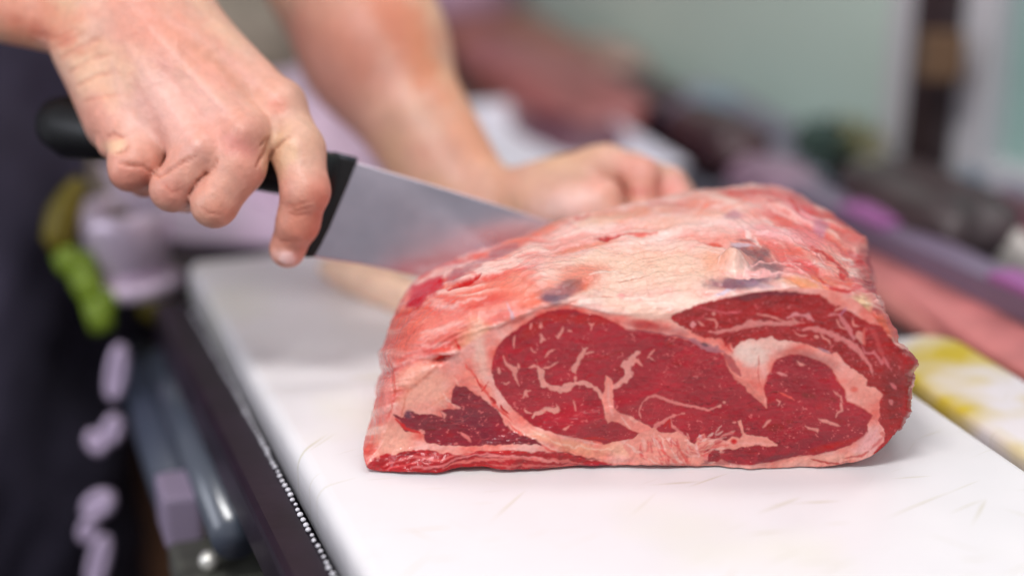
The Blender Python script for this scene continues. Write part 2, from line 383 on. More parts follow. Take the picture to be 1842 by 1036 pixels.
# ------------------------------------------------------------------ pattern painter (marbling as point attributes)
def sdist(U, V, poly, idx):
    """signed distance (px, negative inside) of points idx to polygon"""
    p = np.asarray(poly, float); x, y = U[idx], V[idx]
    d2 = np.full(len(x), 1e9); inside = np.zeros(len(x), bool)
    n = len(p)
    for i in range(n):
        a = p[i]; b = p[(i + 1) % n]; e = b - a
        t = np.clip(((x - a[0]) * e[0] + (y - a[1]) * e[1]) / (e @ e + 1e-9), 0, 1)
        d2 = np.minimum(d2, (x - a[0] - t * e[0]) ** 2 + (y - a[1] - t * e[1]) ** 2)
        c = ((a[1] <= y) != (b[1] <= y))
        if e[1] != 0: inside ^= c & (x < a[0] + (y - a[1]) * e[0] / e[1])
    return np.where(inside, -1, 1) * np.sqrt(d2)
class Painter:
    def __init__(s, U, V, sel=None):
        s.U, s.V = U, V; s.sel = np.ones(len(U), bool) if sel is None else sel
        s.col = np.zeros((len(U), 3)); s.lean = np.zeros(len(U)); s.h = np.zeros(len(U))
    def _bb(s, p, m):
        p = np.asarray(p, float)
        return np.nonzero(s.sel & (s.U > p[:, 0].min() - m) & (s.U < p[:, 0].max() + m) & (s.V > p[:, 1].min() - m) & (s.V < p[:, 1].max() + m))[0]
    def mix(s, idx, w, color=None, lean=None, h=None):
        if color is not None: s.col[idx] += (s2l(color) - s.col[idx]) * w[:, None]
        if lean is not None: s.lean[idx] += (lean - s.lean[idx]) * w
        if h is not None: s.h[idx] += h * w
    def poly(s, p, color, soft=1.2, warp=3.0, ws=14.0, lean=None, h=None, op=1.0, seed=1):
        i = s._bb(p, soft + warp + 2)
        if not len(i): return
        d = sdist(s.U, s.V, p, i) + warp * fbm(s.U[i] / ws, s.V[i] / ws, 0, seed, 4) * 1.6
        s.mix(i, op * (1 - sstep(-soft, soft, d)), color, lean, h)
    def line(s, p, w, color, soft=1.6, warp=2.0, ws=12.0, lean=None, h=None, op=1.0, seed=2, taper=True):
        p = np.asarray(p, float); W = np.broadcast_to(w, (len(p),)).astype(float)
        i = s._bb(p, W.max() + soft + warp + 2)
        if not len(i): return
        x = s.U[i] + warp * fbm(s.U[i] / ws, s.V[i] / ws, 0, seed, 3); y = s.V[i] + warp * fbm(s.U[i] / ws, s.V[i] / ws, 0, seed + 9, 3)
        best = np.full(len(i), 1e9)
        L = len(p) - 1
        for k in range(L):
            a, b = p[k], p[k + 1]; e = b - a
            t = np.clip(((x - a[0]) * e[0] + (y - a[1]) * e[1]) / (e @ e + 1e-9), 0, 1)
            g = (k + t) / L
            r = (W[k] + (W[k + 1] - W[k]) * t) * 0.5
            if taper: r = r * (0.22 + 0.78 * np.minimum(1, 4.5 * np.minimum(g, 1 - g) + .15))
            best = np.minimum(best, np.hypot(x - a[0] - t * e[0], y - a[1] - t * e[1]) - r)
        best = best + 0.17 * np.max(W) * noise(s.U[i] / 6, s.V[i] / 6, 0, seed + 3)
        s.mix(i, op * (1 - sstep(-soft, soft, best)), color, lean, h)
    def blob(s, c, su, sv, ang, color, op=1.0, warp=0.5, ws=25.0, lean=None, h=None, seed=5, p=1.0):
        m = 2.6 * max(su, sv)
        i = s._bb([(c[0] - m, c[1] - m), (c[0] + m, c[1] + m)], 0)
        if not len(i): return
        ca, sa = math.cos(R(ang)), math.sin(R(ang))
        x = s.U[i] - c[0]; y = s.V[i] - c[1]
        a = (x * ca + y * sa) / su; b = (-x * sa + y * ca) / sv
        q = np.sqrt(a * a + b * b) + warp * fbm(s.U[i] / ws, s.V[i] / ws, 0, seed, 4)
        s.mix(i, op * (1 - sstep(0.35, 1.35, q)) ** p, color, lean, h)

CREAM = (242, 202, 194); PINK = (238, 178, 168); SALM = (232, 138, 122); FATW = (238, 170, 158)
LEAN = (164, 40, 50); LEAND = (128, 30, 42); LEANR = (172, 10, 24); ORNG = (224, 112, 86); PURP = (126, 78, 82); LILA = (206, 182, 192)
VEIN = (226, 140, 138)

def paint_roast(U, V, front):
    """front: 1 on the cut face, 0 on the outside"""
    P = Painter(U, V)
    n1 = fbm(U / 90, V / 40, 0, 11, 5)[:, None]; n2 = fbm(U / 30, V / 12, 0, 12, 4)[:, None]
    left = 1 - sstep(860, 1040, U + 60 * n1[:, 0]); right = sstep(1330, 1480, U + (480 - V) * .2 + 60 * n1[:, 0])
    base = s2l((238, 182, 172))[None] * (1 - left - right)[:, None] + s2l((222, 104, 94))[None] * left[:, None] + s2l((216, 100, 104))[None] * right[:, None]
    base = base + (s2l(SALM) - base) * np.clip(n1 * 1.5 + n2 * .5, 0, 0.75)
    base = base + (s2l(CREAM) - base) * np.clip(-n1 * 1.1 - n2 * .8, 0, 0.6)
    P.col[:] = base
    # flow of the membrane: stretched folds that follow the form
    q = V + .30 * np.minimum(U, 950) + .10 * np.clip(U - 950, 0, 350) - .50 * np.clip(U - 1300, 0, None) + 26 * fbm(U / 110, V / 60, 0, 91, 3)
    fl1 = fbm(U / 130, q / 15, 0, 92, 5); fl2 = fbm(U / 46, q / 5.5, 0, 93, 4); P.flow = fl1 + .5 * fl2
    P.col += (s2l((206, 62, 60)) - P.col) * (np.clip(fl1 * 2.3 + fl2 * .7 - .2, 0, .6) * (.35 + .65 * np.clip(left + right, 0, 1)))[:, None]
    P.col += (s2l((250, 216, 204)) - P.col) * (np.clip(-fl1 * 2.0 - fl2 * 1.0 - .15, 0, .6))[:, None]
    # general streaks on the outside (membrane)
    r = np.random.default_rng(5)
    P.sel = front < 0.5
    for k in range(230):
        u, v = r.uniform(680, 1620), r.uniform(335, 650)
        a = -0.28 if u < 950 else (-0.1 if u < 1300 else 0.45)
        a += r.normal(0, .16); l = r.uniform(15, 70)
        pts = [(u + l * t * math.cos(a), v + l * t * math.sin(a) + 5 * math.sin(t * 3 + k)) for t in (0, .5, 1)]
        c = [CREAM, (206, 78, 70), (236, 120, 96), (248, 224, 216), (214, 90, 90)][r.integers(5)]
        P.line(pts, r.uniform(1, 8), c, soft=r.uniform(1.5, 6), warp=9, ws=25, op=r.uniform(.25, .7), seed=k)
    # --- outside, coarse features
    for c, su, sv, a, col, op in [
        ((1150, 500), 190, 42, -2, (242, 206, 186), .8), ((1230, 545), 120, 14, 4, (245, 216, 200), .8), ((1150, 470), 130, 30, 0, (240, 198, 176), .7),
        ((1000, 395), 60, 17, -22, ORNG, .75), ((1130, 385), 100, 12, -8, (226, 140, 112), .7), ((930, 430), 70, 12, -20, (224, 110, 92), .55),
        ((1080, 398), 60, 7, -12, (236, 190, 170), .7), ((1040, 445), 60, 6, -14, (222, 120, 88), .6), ((1045, 500), 62, 22, -12, (226, 118, 98), .75), ((1030, 520), 34, 12, -14, (222, 106, 78), .7),
        ((930, 515), 50, 26, -20, (228, 118, 100), .5), ((880, 560), 60, 14, -15, (238, 160, 146), .6), ((960, 545), 44, 14, -24, (230, 118, 94), .75),
        ((800, 585), 70, 24, -30, (234, 150, 138), .6), ((730, 620), 36, 40, 0, (222, 124, 112), .6), ((860, 610), 36, 34, 0, (240, 180, 150), .8),
        ((1400, 355), 110, 16, 4, (214, 96, 96), .6), ((1330, 345), 60, 7, 0, (196, 52, 56), .7), ((1440, 385), 40, 10, 30, (232, 150, 160), .6),
        ((1390, 420), 70, 12, 8, (234, 170, 172), .7), ((1470, 440), 50, 22, 40, (226, 140, 140), .7), ((1340, 400), 60, 10, 0, (238, 190, 184), .7),
        ((1500, 470), 34, 18, 45, (232, 160, 144), .6), ((1555, 480), 16, 60, -8, (192, 62, 66), .8), ((1530, 430), 34, 18, 40, (214, 110, 106), .7),
        ((1440, 452), 60, 12, 16, (212, 92, 74), .55), ((1450, 505), 50, 14, 6, (228, 152, 110), .85), ((1500, 505), 50, 16, 20, (214, 98, 78), .5),
        ((1550, 545), 26, 16, 35, (246, 214, 172), .85), ((1590, 585), 14, 34, -28, (226, 112, 84), .7), ((1535, 565), 30, 9, 35, (240, 176, 140), .9),
        ((1290, 470), 30, 22, 0, (236, 160, 128), .6), ((1200, 400), 60, 14, -4, (240, 190, 170), .6), ((1280, 385), 40, 10, 0, (232, 160, 140), .6)]:
        P.blob(c, su, sv, a, col, op)
    for c, su, sv, a, col, op in [   # bruised purple silverskin round the vein
        ((1350, 455), 42, 15, 8, PURP, .9), ((1385, 478), 42, 17, 0, (112, 76, 84), .85), ((1315, 508), 46, 14, -8, (122, 74, 92), .9), ((1368, 500), 46, 13, -14, (108, 66, 84), .9),
        ((1372, 512), 36, 8, 10, (160, 130, 146), .7), ((1340, 433), 18, 4, 4, (120, 50, 60), .8), ((1338, 441), 22, 4, 2, LILA, .8),
        ((1006, 526), 34, 17, -18, (140, 88, 96), .8), ((996, 538), 24, 9, 0, (98, 74, 92), .85), ((1025, 512), 16, 7, -10, (150, 96, 90), .7),
        ((1475, 412), 14, 12, 30, (180, 110, 134), .7), ((1320, 390), 18, 8, 0, (176, 120, 142), .6),
        ((905, 448), 26, 9, -20, (160, 100, 110), .75), ((850, 480), 40, 8, -26, (164, 100, 108), .7), ((815, 500), 26, 10, -30, (168, 90, 98), .7)]:
        P.blob(c, su, sv, a, col, op, warp=.8)
    P.poly([(796, 496), (773, 502), (745, 515), (733, 540), (728, 556), (752, 554), (775, 535), (797, 515)], (196, 46, 56), soft=5, warp=4, lean=.5)
    P.line([(805, 525), (825, 516), (850, 506), (868, 496)], [4, 8, 6, 3], (186, 30, 34), soft=2.5, h=-.7)
    P.line([(1070, 426), (1095, 426), (1122, 420)], [4, 11, 5], (184, 20, 30), soft=3, h=-1)
    P.line([(1120, 422), (1150, 424), (1182, 418)], 6, (226, 110, 100), soft=3)
    P.line([(1418, 352), (1428, 372), (1436, 385)], [6, 7, 3], (200, 50, 52), soft=3)
    P.line([(1380, 364), (1400, 369)], 5, (200, 50, 60), soft=3)
    P.line([(1460, 445), (1490, 462), (1520, 490), (1528, 500)], [5, 8, 8, 5], (196, 52, 50), soft=3, warp=5)
    P.line([(1468, 490), (1492, 512), (1512, 522), (1540, 524)], [5, 5, 8, 6], (200, 20, 36), soft=2, warp=4, lean=.6)
    P.line([(1510, 490), (1522, 500)], 8, (196, 40, 40), soft=3, h=-.5)
    P.line([(1548, 550), (1562, 562)], 7, (180, 10, 30), soft=1.5)
    P.line([(1285, 531), (1302, 526), (1322, 520)], [3, 6, 3], (218, 202, 214), soft=1.5, h=.5)
    P.line([(1272, 440), (1300, 443)], 7, (214, 90, 74), soft=3)
    P.line([(1260, 450), (1300, 460), (1292, 478)], 3, (246, 204, 190), soft=2, h=.3)
    for a in [[(1340, 485), (1400, 488), (1450, 498), (1500, 515)], [(1300, 492), (1350, 488), (1400, 492)], [(1380, 420), (1420, 432), (1470, 460), (1500, 490)], [(1420, 470), (1450, 490), (1480, 515)], [(1350, 478), (1400, 470), (1440, 472)]]:
        P.line(a, 3, (240, 176, 172), soft=2, warp=5, op=.85, h=.4)
    for a in [[(1060, 500), (1090, 492), (1115, 490)], [(1060, 548), (1140, 546), (1220, 548)], [(1080, 558), (1150, 553), (1230, 556)], [(1040, 545), (1100, 540), (1180, 538)]]:
        P.line(a, 4, (250, 226, 214), soft=2.5, op=.8, h=.25)
    P.line([(1082, 534), (1105, 536)], 3, (206, 60, 56), soft=1.2); P.blob((1118, 535), 9, 6, 0, (240, 150, 150), .9, h=.4)
    P.line([(1110, 512), (1140, 504), (1170, 501)], 1.6, (150, 70, 50), soft=.8, op=.6)
    P.line([(912, 548), (920, 565), (926, 582)], [2, 6, 4], (216, 180, 186), soft=2, op=.9); P.blob((921, 580), 5, 9, 0, (176, 130, 160), .7)
    # left flank folds
    P.line([(778, 650), (800, 640), (832, 644)], [9, 8, 5], (206, 30, 36), soft=3, warp=4, h=-.6, lean=.4)
    P.line([(790, 638), (815, 632), (828, 628)], 4, (246, 190, 180), soft=2, h=.5)
    P.line([(817, 612), (828, 630), (838, 655), (862, 685)], [3, 4, 5, 4], (214, 40, 40), soft=2, h=-.3)
    P.line([(702, 560), (694, 640), (706, 700)], 3, (200, 90, 86), soft=3, op=.6, h=-.5)
    P.sel = np.ones(len(U), bool)
    # --- fat on the cut face
    F = np.nonzero(front >= 0.5)[0]
    n3 = fbm(U[F] / 45, V[F] / 30, 0, 21, 5)
    fc = s2l((240, 152, 140))[None] + np.zeros((len(F), 3))
    fc = fc + (s2l((246, 184, 174)) - fc) * np.clip(n3 * 2 + .15, 0, 1)[:, None]
    fc = fc + (s2l((224, 92, 82)) - fc) * np.clip(-n3 * 1.7 - .1, 0, .85)[:, None]
    P.col[F] = fc
    for c, su, sv, a, col, op in [((1353, 635), 34, 24, 0, (247, 218, 206), .9), ((1395, 615), 40, 14, 0, (246, 200, 188), .8), ((1300, 600), 30, 8, 20, (244, 196, 180), .8),
        ((760, 700), 55, 42, 0, (246, 178, 158), .9), ((705, 790), 44, 34, 0, (242, 180, 160), .8), ((690, 720), 14, 50, 4, (234, 150, 142), .7),
        ((1165, 560), 90, 18, 12, (244, 202, 184), .9), ((1160, 583), 26, 8, 8, (222, 70, 64), .8), ((860, 690), 40, 12, 40, (246, 150, 134), .8),
        ((1560, 700), 34, 46, 20, (240, 164, 150), .7), ((1560, 800), 22, 36, 30, (240, 190, 188), .7), ((1480, 828), 90, 10, -6, (240, 176, 160), .8),
        ((1130, 812), 60, 14, 8, (246, 182, 156), .8), ((1190, 800), 26, 16, 30, (222, 86, 82), .8), ((1220, 815), 24, 24, 0, (238, 168, 158), .7), ((1180, 826), 60, 8, 0, (214, 110, 108), .6),
        ((1020, 800), 70, 11, 16, (246, 170, 140), .8), ((865, 640), 16, 50, -10, (246, 206, 190), .7), ((1260, 822), 30, 12, 0, (222, 120, 118), .7)]:
        P.blob(c, su, sv, a, col, op)
    for a, w, c in [([(838, 655), (866, 695), (905, 745), (940, 785), (1000, 812)], 5, (228, 60, 54)), ([(700, 745), (712, 700), (700, 640)], 4, (214, 90, 80)), ([(720, 760), (735, 700), (790, 655)], 2.5, (212, 110, 84)),
        ([(765, 735), (800, 715), (815, 690)], 2, (236, 150, 126)), ([(1130, 770), (1160, 800), (1200, 830)], 7, (226, 96, 88)), ([(1170, 775), (1200, 805), (1230, 835)], 4, (244, 190, 180)),
        ([(1190, 780), (1225, 800), (1240, 835)], 4, (246, 190, 180)), ([(1255, 828), (1275, 805), (1310, 795)], 2, (214, 80, 76)), ([(1000, 800), (1060, 822), (1110, 832)], 2, (222, 130, 110)),
        ([(950, 770), (1010, 800), (1100, 808)], 3, (250, 206, 186)), ([(900, 745), (950, 785), (1010, 812)], 2.5, (250, 196, 180))]:
        P.line(a, w, c, soft=2.2, warp=5, op=.75)
    P.line([(883, 714), (893, 726)], 5, (184, 8, 18), soft=1.2, h=-.4); P.line([(901, 729), (906, 738), (915, 746)], [6, 4, 2], (196, 24, 28), soft=1.5, h=-.3)
    P.line([(866, 704), (878, 686)], 3, (214, 40, 40), soft=1); P.line([(857, 680), (866, 700)], 3, (206, 30, 34), soft=1)
    # --- lean
    A = [(884, 662), (888, 641), (895, 624), (907, 608), (923, 596), (942, 584), (963, 570), (985, 560), (1007, 555), (1034, 556), (1051, 563), (1073, 566), (1095, 574),
         (1130, 592), (1203, 606), (1247, 614), (1264, 624), (1295, 631), (1305, 646), (1310, 662), (1320, 675), (1345, 690), (1356, 705), (1370, 718), (1379, 736), (1379, 716), (1374, 699), (1380, 677),
         (1389, 662), (1395, 647), (1418, 640), (1434, 638), (1458, 644), (1478, 652), (1495, 662), (1502, 677), (1511, 690), (1520, 702), (1522, 721), (1539, 726), (1556, 736), (1569, 747), (1559, 763),
         (1561, 775), (1553, 785), (1524, 801), (1502, 809), (1473, 818), (1448, 820), (1407, 826), (1370, 830), (1335, 834), (1303, 830), (1290, 818), (1270, 814), (1240, 812), (1150, 798), (1130, 788), (1106, 793), (1089, 796),
         (1042, 788), (1012, 783), (985, 775), (960, 766), (942, 753), (923, 736), (908, 718), (894, 698), (886, 680)]
    P.poly(A, LEAN, soft=1.3, warp=1.8, ws=9, lean=1, h=.25)
    P.line(A + [A[0]], 2.2, (190, 14, 28), soft=1.5, warp=1.8, ws=9, op=.45)
    Cc = [(820, 692), (813, 703), (811, 723), (826, 734), (790, 738), (797, 750), (785, 747), (775, 744), (755, 747), (742, 739), (731, 739), (726, 749), (706, 744), (717, 756), (729, 774), (758, 775), (765, 795), (808, 802), (840, 805),
          (890, 800), (930, 798), (973, 800), (968, 793), (933, 781), (919, 774), (904, 758), (897, 737), (880, 727), (860, 711), (840, 698)]
    P.poly(Cc, (134, 34, 46), soft=1.4, warp=2.5, ws=9, lean=1, h=.2)
    E = [(1203, 574), (1209, 567), (1228, 560), (1246, 550), (1268, 544), (1305, 536), (1338, 533), (1356, 525), (1400, 523), (1422, 526), (1473, 529), (1495, 545), (1511, 552), (1543, 567), (1559, 580), (1585, 584), (1605, 612), (1640, 640),
         (1640, 700), (1630, 780), (1600, 815), (1575, 835), (1539, 834), (1560, 826), (1575, 810), (1590, 793), (1593, 778), (1581, 756), (1583, 719), (1587, 709), (1575, 697), (1558, 694), (1558, 680), (1543, 669), (1524, 655), (1514, 644), (1505, 631),
         (1496, 634), (1480, 628), (1461, 622), (1436, 615), (1399, 612), (1388, 604), (1363, 611), (1345, 609), (1334, 613), (1319, 626), (1316, 612), (1305, 622), (1301, 608), (1268, 607), (1246, 598)]
    P.poly(E, (158, 12, 28), soft=1.3, warp=2.5, ws=9, lean=1, h=.25)
    D = [(660, 836), (672, 819), (717, 816), (758, 807), (785, 814), (830, 826), (868, 816), (905, 812), (960, 811), (1010, 815), (1060, 824), (1100, 832), (1110, 848), (660, 860)]
    P.poly(D, (178, 34, 44), soft=1.8, warp=4, ws=12, lean=.9)
    P.poly([(1098, 748), (1100, 757), (1118, 762), (1132, 772), (1150, 780), (1152, 788), (1125, 791), (1085, 796), (1070, 780)], LEAN, soft=1.3, lean=1)
    # tonal variety inside the lean
    Lm = P.lean > .5
    i = np.nonzero(Lm)[0]
    u, v = U[i], V[i]
    g = fbm(u / 60, v / 40, 0, 31, 4); f = fbm(u / 22 + v / 60, v / 3.2, 0, 32, 3); f2 = fbm(u / 9, v / 5, 0, 33, 3)
    P.col[i] *= (1 + .34 * g + .20 * f + .16 * f2)[:, None]
    P.h[i] += .12 * f + .1 * f2
    red = s2l((176, 14, 26))
    w = np.clip(fbm(u / 26, v / 9, 0, 34, 4) * 2.2 - .35, 0, .8) * (.35 + .65 * (u > 1200) * (v < 640))
    P.col[i] += (red - P.col[i]) * w[:, None]
    for c, su, sv, a, col, op in [((1030, 573), 70, 9, 4, (186, 4, 22), .8), ((960, 590), 30, 12, -35, (176, 10, 26), .7), ((1450, 650), 50, 20, 10, (128, 22, 34), .5), ((1440, 700), 60, 24, 20, (124, 20, 32), .55), ((1480, 795), 70, 16, -12, (118, 34, 44), .5),
        ((1500, 800), 50, 7, -16, (188, 22, 30), .6), ((1610, 700), 20, 60, 0, (122, 22, 32), .55), ((1540, 620), 30, 14, 35, (126, 18, 30), .5), ((850, 760), 50, 20, 30, (120, 34, 50), .6), ((1180, 590), 60, 10, 12, (150, 46, 56), .5), ((1400, 823), 44, 6, -6, (120, 44, 54), .6),
        ((1400, 560), 50, 10, 0, (178, 2, 20), .5), ((1285, 832), 60, 6, 0, (120, 50, 56), .6), ((1350, 533), 50, 7, -4, (104, 36, 44), .8), ((1395, 527), 50, 5, 2, (104, 36, 48), .8)]:
        P.blob(c, su, sv, a, col, op)
    P.line([(1020, 652), (1060, 648), (1090, 642), (1110, 632), (1140, 634)], 3, (150, 4, 18), soft=1.5, op=.7)
    P.blob((1393, 768), 15, 6, 0, (140, 0, 10), 1, warp=.2, p=.5); P.blob((1420, 758), 7, 3, 0, (150, 0, 12), 1, warp=.2); P.blob((1320, 793), 6, 5, 0, (206, 0, 18), 1, warp=.2, p=.6)
    P.line([(1385, 705), (1400, 706), (1420, 712)], 3, (136, 4, 18), soft=1.5, h=-.3); P.line([(1210, 652), (1228, 657)], 3, (140, 4, 18), soft=1.5)
    P.blob((1448, 710), 7, 4, 20, (130, 0, 12), .9); P.blob((1462, 712), 8, 4, 20, (140, 0, 12), .9); P.blob((1498, 718), 6, 3, 20, (130, 0, 12), .8)
    P.line([(1050, 788), (1070, 787), (1092, 790)], 4, (190, 2, 18), soft=1.2)
    # --- fat seams and marbling on the lean
    V1c = (230, 150, 140)
    def vein(p, w, c=V1c, **k):
        k.setdefault('warp', 3.2); k.setdefault('ws', 15.0); k.setdefault('op', .88); P.line(p, np.asarray(w, float) * 1.12 + 1.0, c, lean=0, h=-.12, **k)
    vein([(1153, 630), (1138, 640), (1133, 652), (1124, 657), (1132, 672), (1124, 682), (1108, 694), (1094, 700)], [4, 9, 11, 10, 11, 10, 8, 8], (234, 162, 152))
    vein([(1133, 650), (1146, 648), (1155, 657)], [5, 4, 2])
    P.poly([(1090, 676), (1098, 680), (1104, 695), (1103, 715), (1105, 732), (1115, 744), (1140, 751), (1160, 762), (1180, 772), (1200, 790), (1210, 812), (1180, 806), (1160, 795), (1152, 779), (1130, 771), (1112, 759), (1100, 757), (1093, 762), (1087, 752), (1086, 735), (1082, 717), (1088, 700)], (236, 146, 134), soft=1.4, warp=2, lean=0, h=-.3)
    P.line([(1095, 690), (1095, 720), (1102, 748)], 4, (238, 176, 168), soft=3, op=.7)
    vein([(1084, 718), (1076, 705), (1066, 695), (1052, 689), (1037, 688), (1014, 699), (992, 696), (977, 690), (972, 680), (973, 668), (968, 658), (964, 646)], [8, 6, 6, 7, 7, 12, 8, 9, 7, 9, 8, 3], (236, 164, 152))
    vein([(952, 660), (962, 657), (970, 660)], 3); vein([(976, 660), (985, 660), (1004, 652)], 1.6); vein([(1037, 688), (1036, 676)], 4)
    vein([(905, 640), (913, 655), (919, 659), (926, 664), (928, 680), (934, 692)], [2, 4, 6, 7, 4, 1])
    vein([(1046, 622), (1051, 630), (1046, 640), (1039, 655), (1033, 665), (1037, 672)], [2, 5, 6, 5, 8, 3], (228, 154, 144)); vein([(1050, 637), (1068, 634)], 1.8); vein([(1057, 625), (1050, 629)], 3)
    vein([(957, 752), (962, 745), (972, 742), (982, 734), (990, 737), (1000, 738), (1004, 732), (1002, 729)], [3, 6, 6, 7, 6, 8, 6, 3], (228, 158, 146))
    vein([(945, 735), (948, 741), (957, 744)], [3, 3, 2]); vein([(948, 701), (946, 709), (951, 714)], [4, 4, 1]); vein([(946, 709), (940, 716)], 1.5); vein([(948, 704), (955, 702)], 1.5)
    vein([(1012, 773), (1017, 772), (1024, 766)], [2, 4, 2]); vein([(974, 580), (974, 590)], [2, 7]); vein([(974, 602), (975, 608), (973, 615)], [3, 3, 6]); vein([(975, 609), (983, 611)], 2)
    vein([(1013, 586), (1011, 598), (1004, 607), (999, 605)], [2, 3, 3, 2]); vein([(928, 603), (924, 612), (925, 624)], 2); vein([(896, 660), (899, 672)], [3, 5]); vein([(932, 652), (934, 661)], [3, 4]); vein([(956, 581), (955, 593)], 2)
    vein([(1058, 580), (1064, 584), (1068, 580)], 2); vein([(1064, 584), (1063, 593)], 2); vein([(980, 642), (989, 632), (998, 628)], 1.8); vein([(907, 687), (912, 690), (918, 686)], 2); vein([(1022, 593), (1030, 596)], 2)
    vein([(1165, 644), (1168, 642), (1178, 648)], 1.5); vein([(1168, 641), (1178, 628)], 1.5); vein([(955, 625), (958, 631), (964, 633)], 1.4); vein([(1030, 720), (1033, 727), (1036, 738)], 1.6)
    arc = (224, 134, 128)
    vein([(1153, 750), (1150, 740), (1154, 724)], 2.2, arc); vein([(1154, 724), (1166, 714), (1179, 711), (1190, 715), (1206, 722), (1232, 728), (1254, 732), (1276, 737), (1291, 730)], [2, 3, 4, 3, 4, 3, 3, 3, 2], arc, warp=1)
    vein([(1291, 731), (1298, 728)], 4); vein([(1301, 724), (1306, 723)], 4)
    vein([(1178, 776), (1180, 764), (1194, 756), (1206, 749), (1220, 746), (1232, 744)], [8, 6, 5, 3, 2, 3], arc); vein([(1206, 750), (1210, 765), (1225, 778), (1236, 790)], [3, 4, 5, 6], arc)
    Fb = [(1176, 768), (1186, 776), (1200, 779), (1222, 776), (1236, 784), (1239, 793), (1250, 799), (1253, 787), (1266, 780), (1269, 788), (1290, 789), (1302, 791), (1316, 785), (1330, 786), (1334, 782), (1330, 765), (1326, 756), (1332, 752), (1336, 760),
          (1338, 773), (1344, 780), (1362, 782), (1380, 786), (1400, 798), (1398, 803), (1385, 803), (1362, 798), (1345, 800), (1325, 806), (1305, 806), (1296, 812), (1287, 806), (1272, 808), (1262, 818), (1270, 832), (1252, 840), (1150, 842), (1120, 800), (1150, 780)]
    P.poly(Fb, (236, 156, 142), soft=1.5, warp=2.5, ws=10, lean=0, h=-.15)
    for a, w, c in [([(1240, 800), (1236, 820), (1225, 836)], 5, (244, 176, 166)), ([(1210, 790), (1225, 812), (1238, 836)], 4, (232, 110, 100)), ([(1252, 800), (1256, 822)], 5, (244, 190, 184)), ([(1200, 785), (1215, 800)], 4, (246, 196, 190)), ([(1262, 790), (1330, 795), (1396, 800)], 4, (242, 170, 160)), ([(1260, 820), (1280, 803), (1310, 798)], 2, (210, 70, 70)), ([(1180, 790), (1195, 812), (1210, 832)], 6, (222, 90, 84)), ([(1258, 782), (1262, 790)], 6, (240, 196, 196))]:
        P.line(a, w, c, soft=2, warp=4, op=.8)
    rr = np.random.default_rng(9)
    for k in range(90):
        u, v = rr.uniform(1150, 1300), rr.uniform(775, 835); l = rr.uniform(8, 26); a = rr.normal(1.0, .35) if u < 1240 else rr.normal(-.3, .3)
        P.line([(u, v), (u + l * math.cos(a) * .5, v + l * math.sin(a) * .5 + 1), (u + l * math.cos(a), v + l * math.sin(a))], rr.uniform(1.5, 5), [(246, 188, 176), (222, 96, 90), (206, 70, 72), (248, 206, 194)][rr.integers(4)], soft=1.8, warp=4, op=.6, h=rr.uniform(-.3, .3), seed=k)
    for k in range(60):
        u, v = rr.uniform(700, 1150), rr.uniform(640, 835); l = rr.uniform(10, 40); a = rr.normal(.75, .25) if v < 790 else rr.normal(.1, .15)
        P.sel = (P.lean < .3) & (front > .5)
        P.line([(u, v), (u + l * math.cos(a), v + l * math.sin(a))], rr.uniform(1.2, 4), [(248, 196, 180), (228, 116, 104), (240, 150, 132), (250, 214, 200)][rr.integers(4)], soft=2, warp=5, op=.5, h=rr.uniform(-.3, .3), seed=k)
    P.sel = np.ones(len(U), bool)
    P.blob((1320, 793), 6, 5, 0, (206, 0, 18), 1, warp=.2, p=.6); P.poly([(1272, 818), (1282, 808), (1292, 812), (1300, 826), (1290, 834), (1272, 830)], (158, 40, 48), lean=1)
    vein([(1324, 757), (1316, 758)], 2); P.line([(1195, 766), (1204, 755), (1206, 768)], 4, (190, 30, 36), lean=1, op=.9)
    # grey silverskin between the eye and the cap
    vein([(1130, 592), (1170, 598), (1215, 606), (1250, 611)], 2, (150, 60, 70)); 
    vein([(1225, 607), (1250, 612), (1265, 622), (1285, 628), (1300, 632)], [2, 5, 8, 9, 8], (176, 112, 120)); vein([(1262, 616), (1275, 622)], 4, (100, 62, 76))
    vein([(1302, 636), (1312, 650), (1322, 664), (1332, 676)], [5, 10, 12, 8], (178, 82, 84)); vein([(1305, 648), (1314, 668), (1330, 684), (1352, 700), (1370, 716), (1378, 734)], [3, 4, 6, 9, 7, 3], (228, 138, 126))
    P.line([(1365, 640), (1366, 655), (1363, 672), (1367, 690)], 2, (214, 100, 88), soft=1.5)
    P.line([(1300, 612), (1310, 622), (1318, 634)], 3, (204, 40, 40), op=.8); P.line([(1330, 604), (1340, 614)], 3, (200, 20, 30), op=.8)
    # cap marbling
    vein([(1271, 595), (1290, 597), (1305, 594), (1334, 588), (1352, 581), (1375, 582), (1400, 583), (1425, 580), (1448, 581)], [3, 6, 6, 7, 10, 7, 7, 9, 4], (222, 140, 134))
    vein([(1434, 593), (1458, 590), (1480, 594), (1509, 608), (1525, 616), (1539, 626), (1552, 640), (1564, 655), (1570, 675)], [4, 7, 7, 8, 8, 8, 7, 5, 2], (224, 136, 132))
    vein([(1415, 571), (1424, 566), (1430, 564), (1442, 568), (1452, 568), (1464, 577)], [3, 5, 5, 4, 9, 4], (222, 146, 146)); vein([(1425, 570), (1432, 580)], 3)
    vein([(1362, 564), (1385, 569), (1400, 575), (1412, 577)], 2.5); vein([(1250, 551), (1283, 559), (1305, 564), (1322, 561), (1333, 562)], 2.2, (214, 100, 104)); vein([(1268, 574), (1286, 577), (1291, 582), (1288, 592)], 2.2)
    vein([(1244, 584), (1250, 584)], 9, (228, 150, 148)); vein([(1281, 565), (1286, 567)], 5); vein([(1256, 578), (1266, 586)], 2)
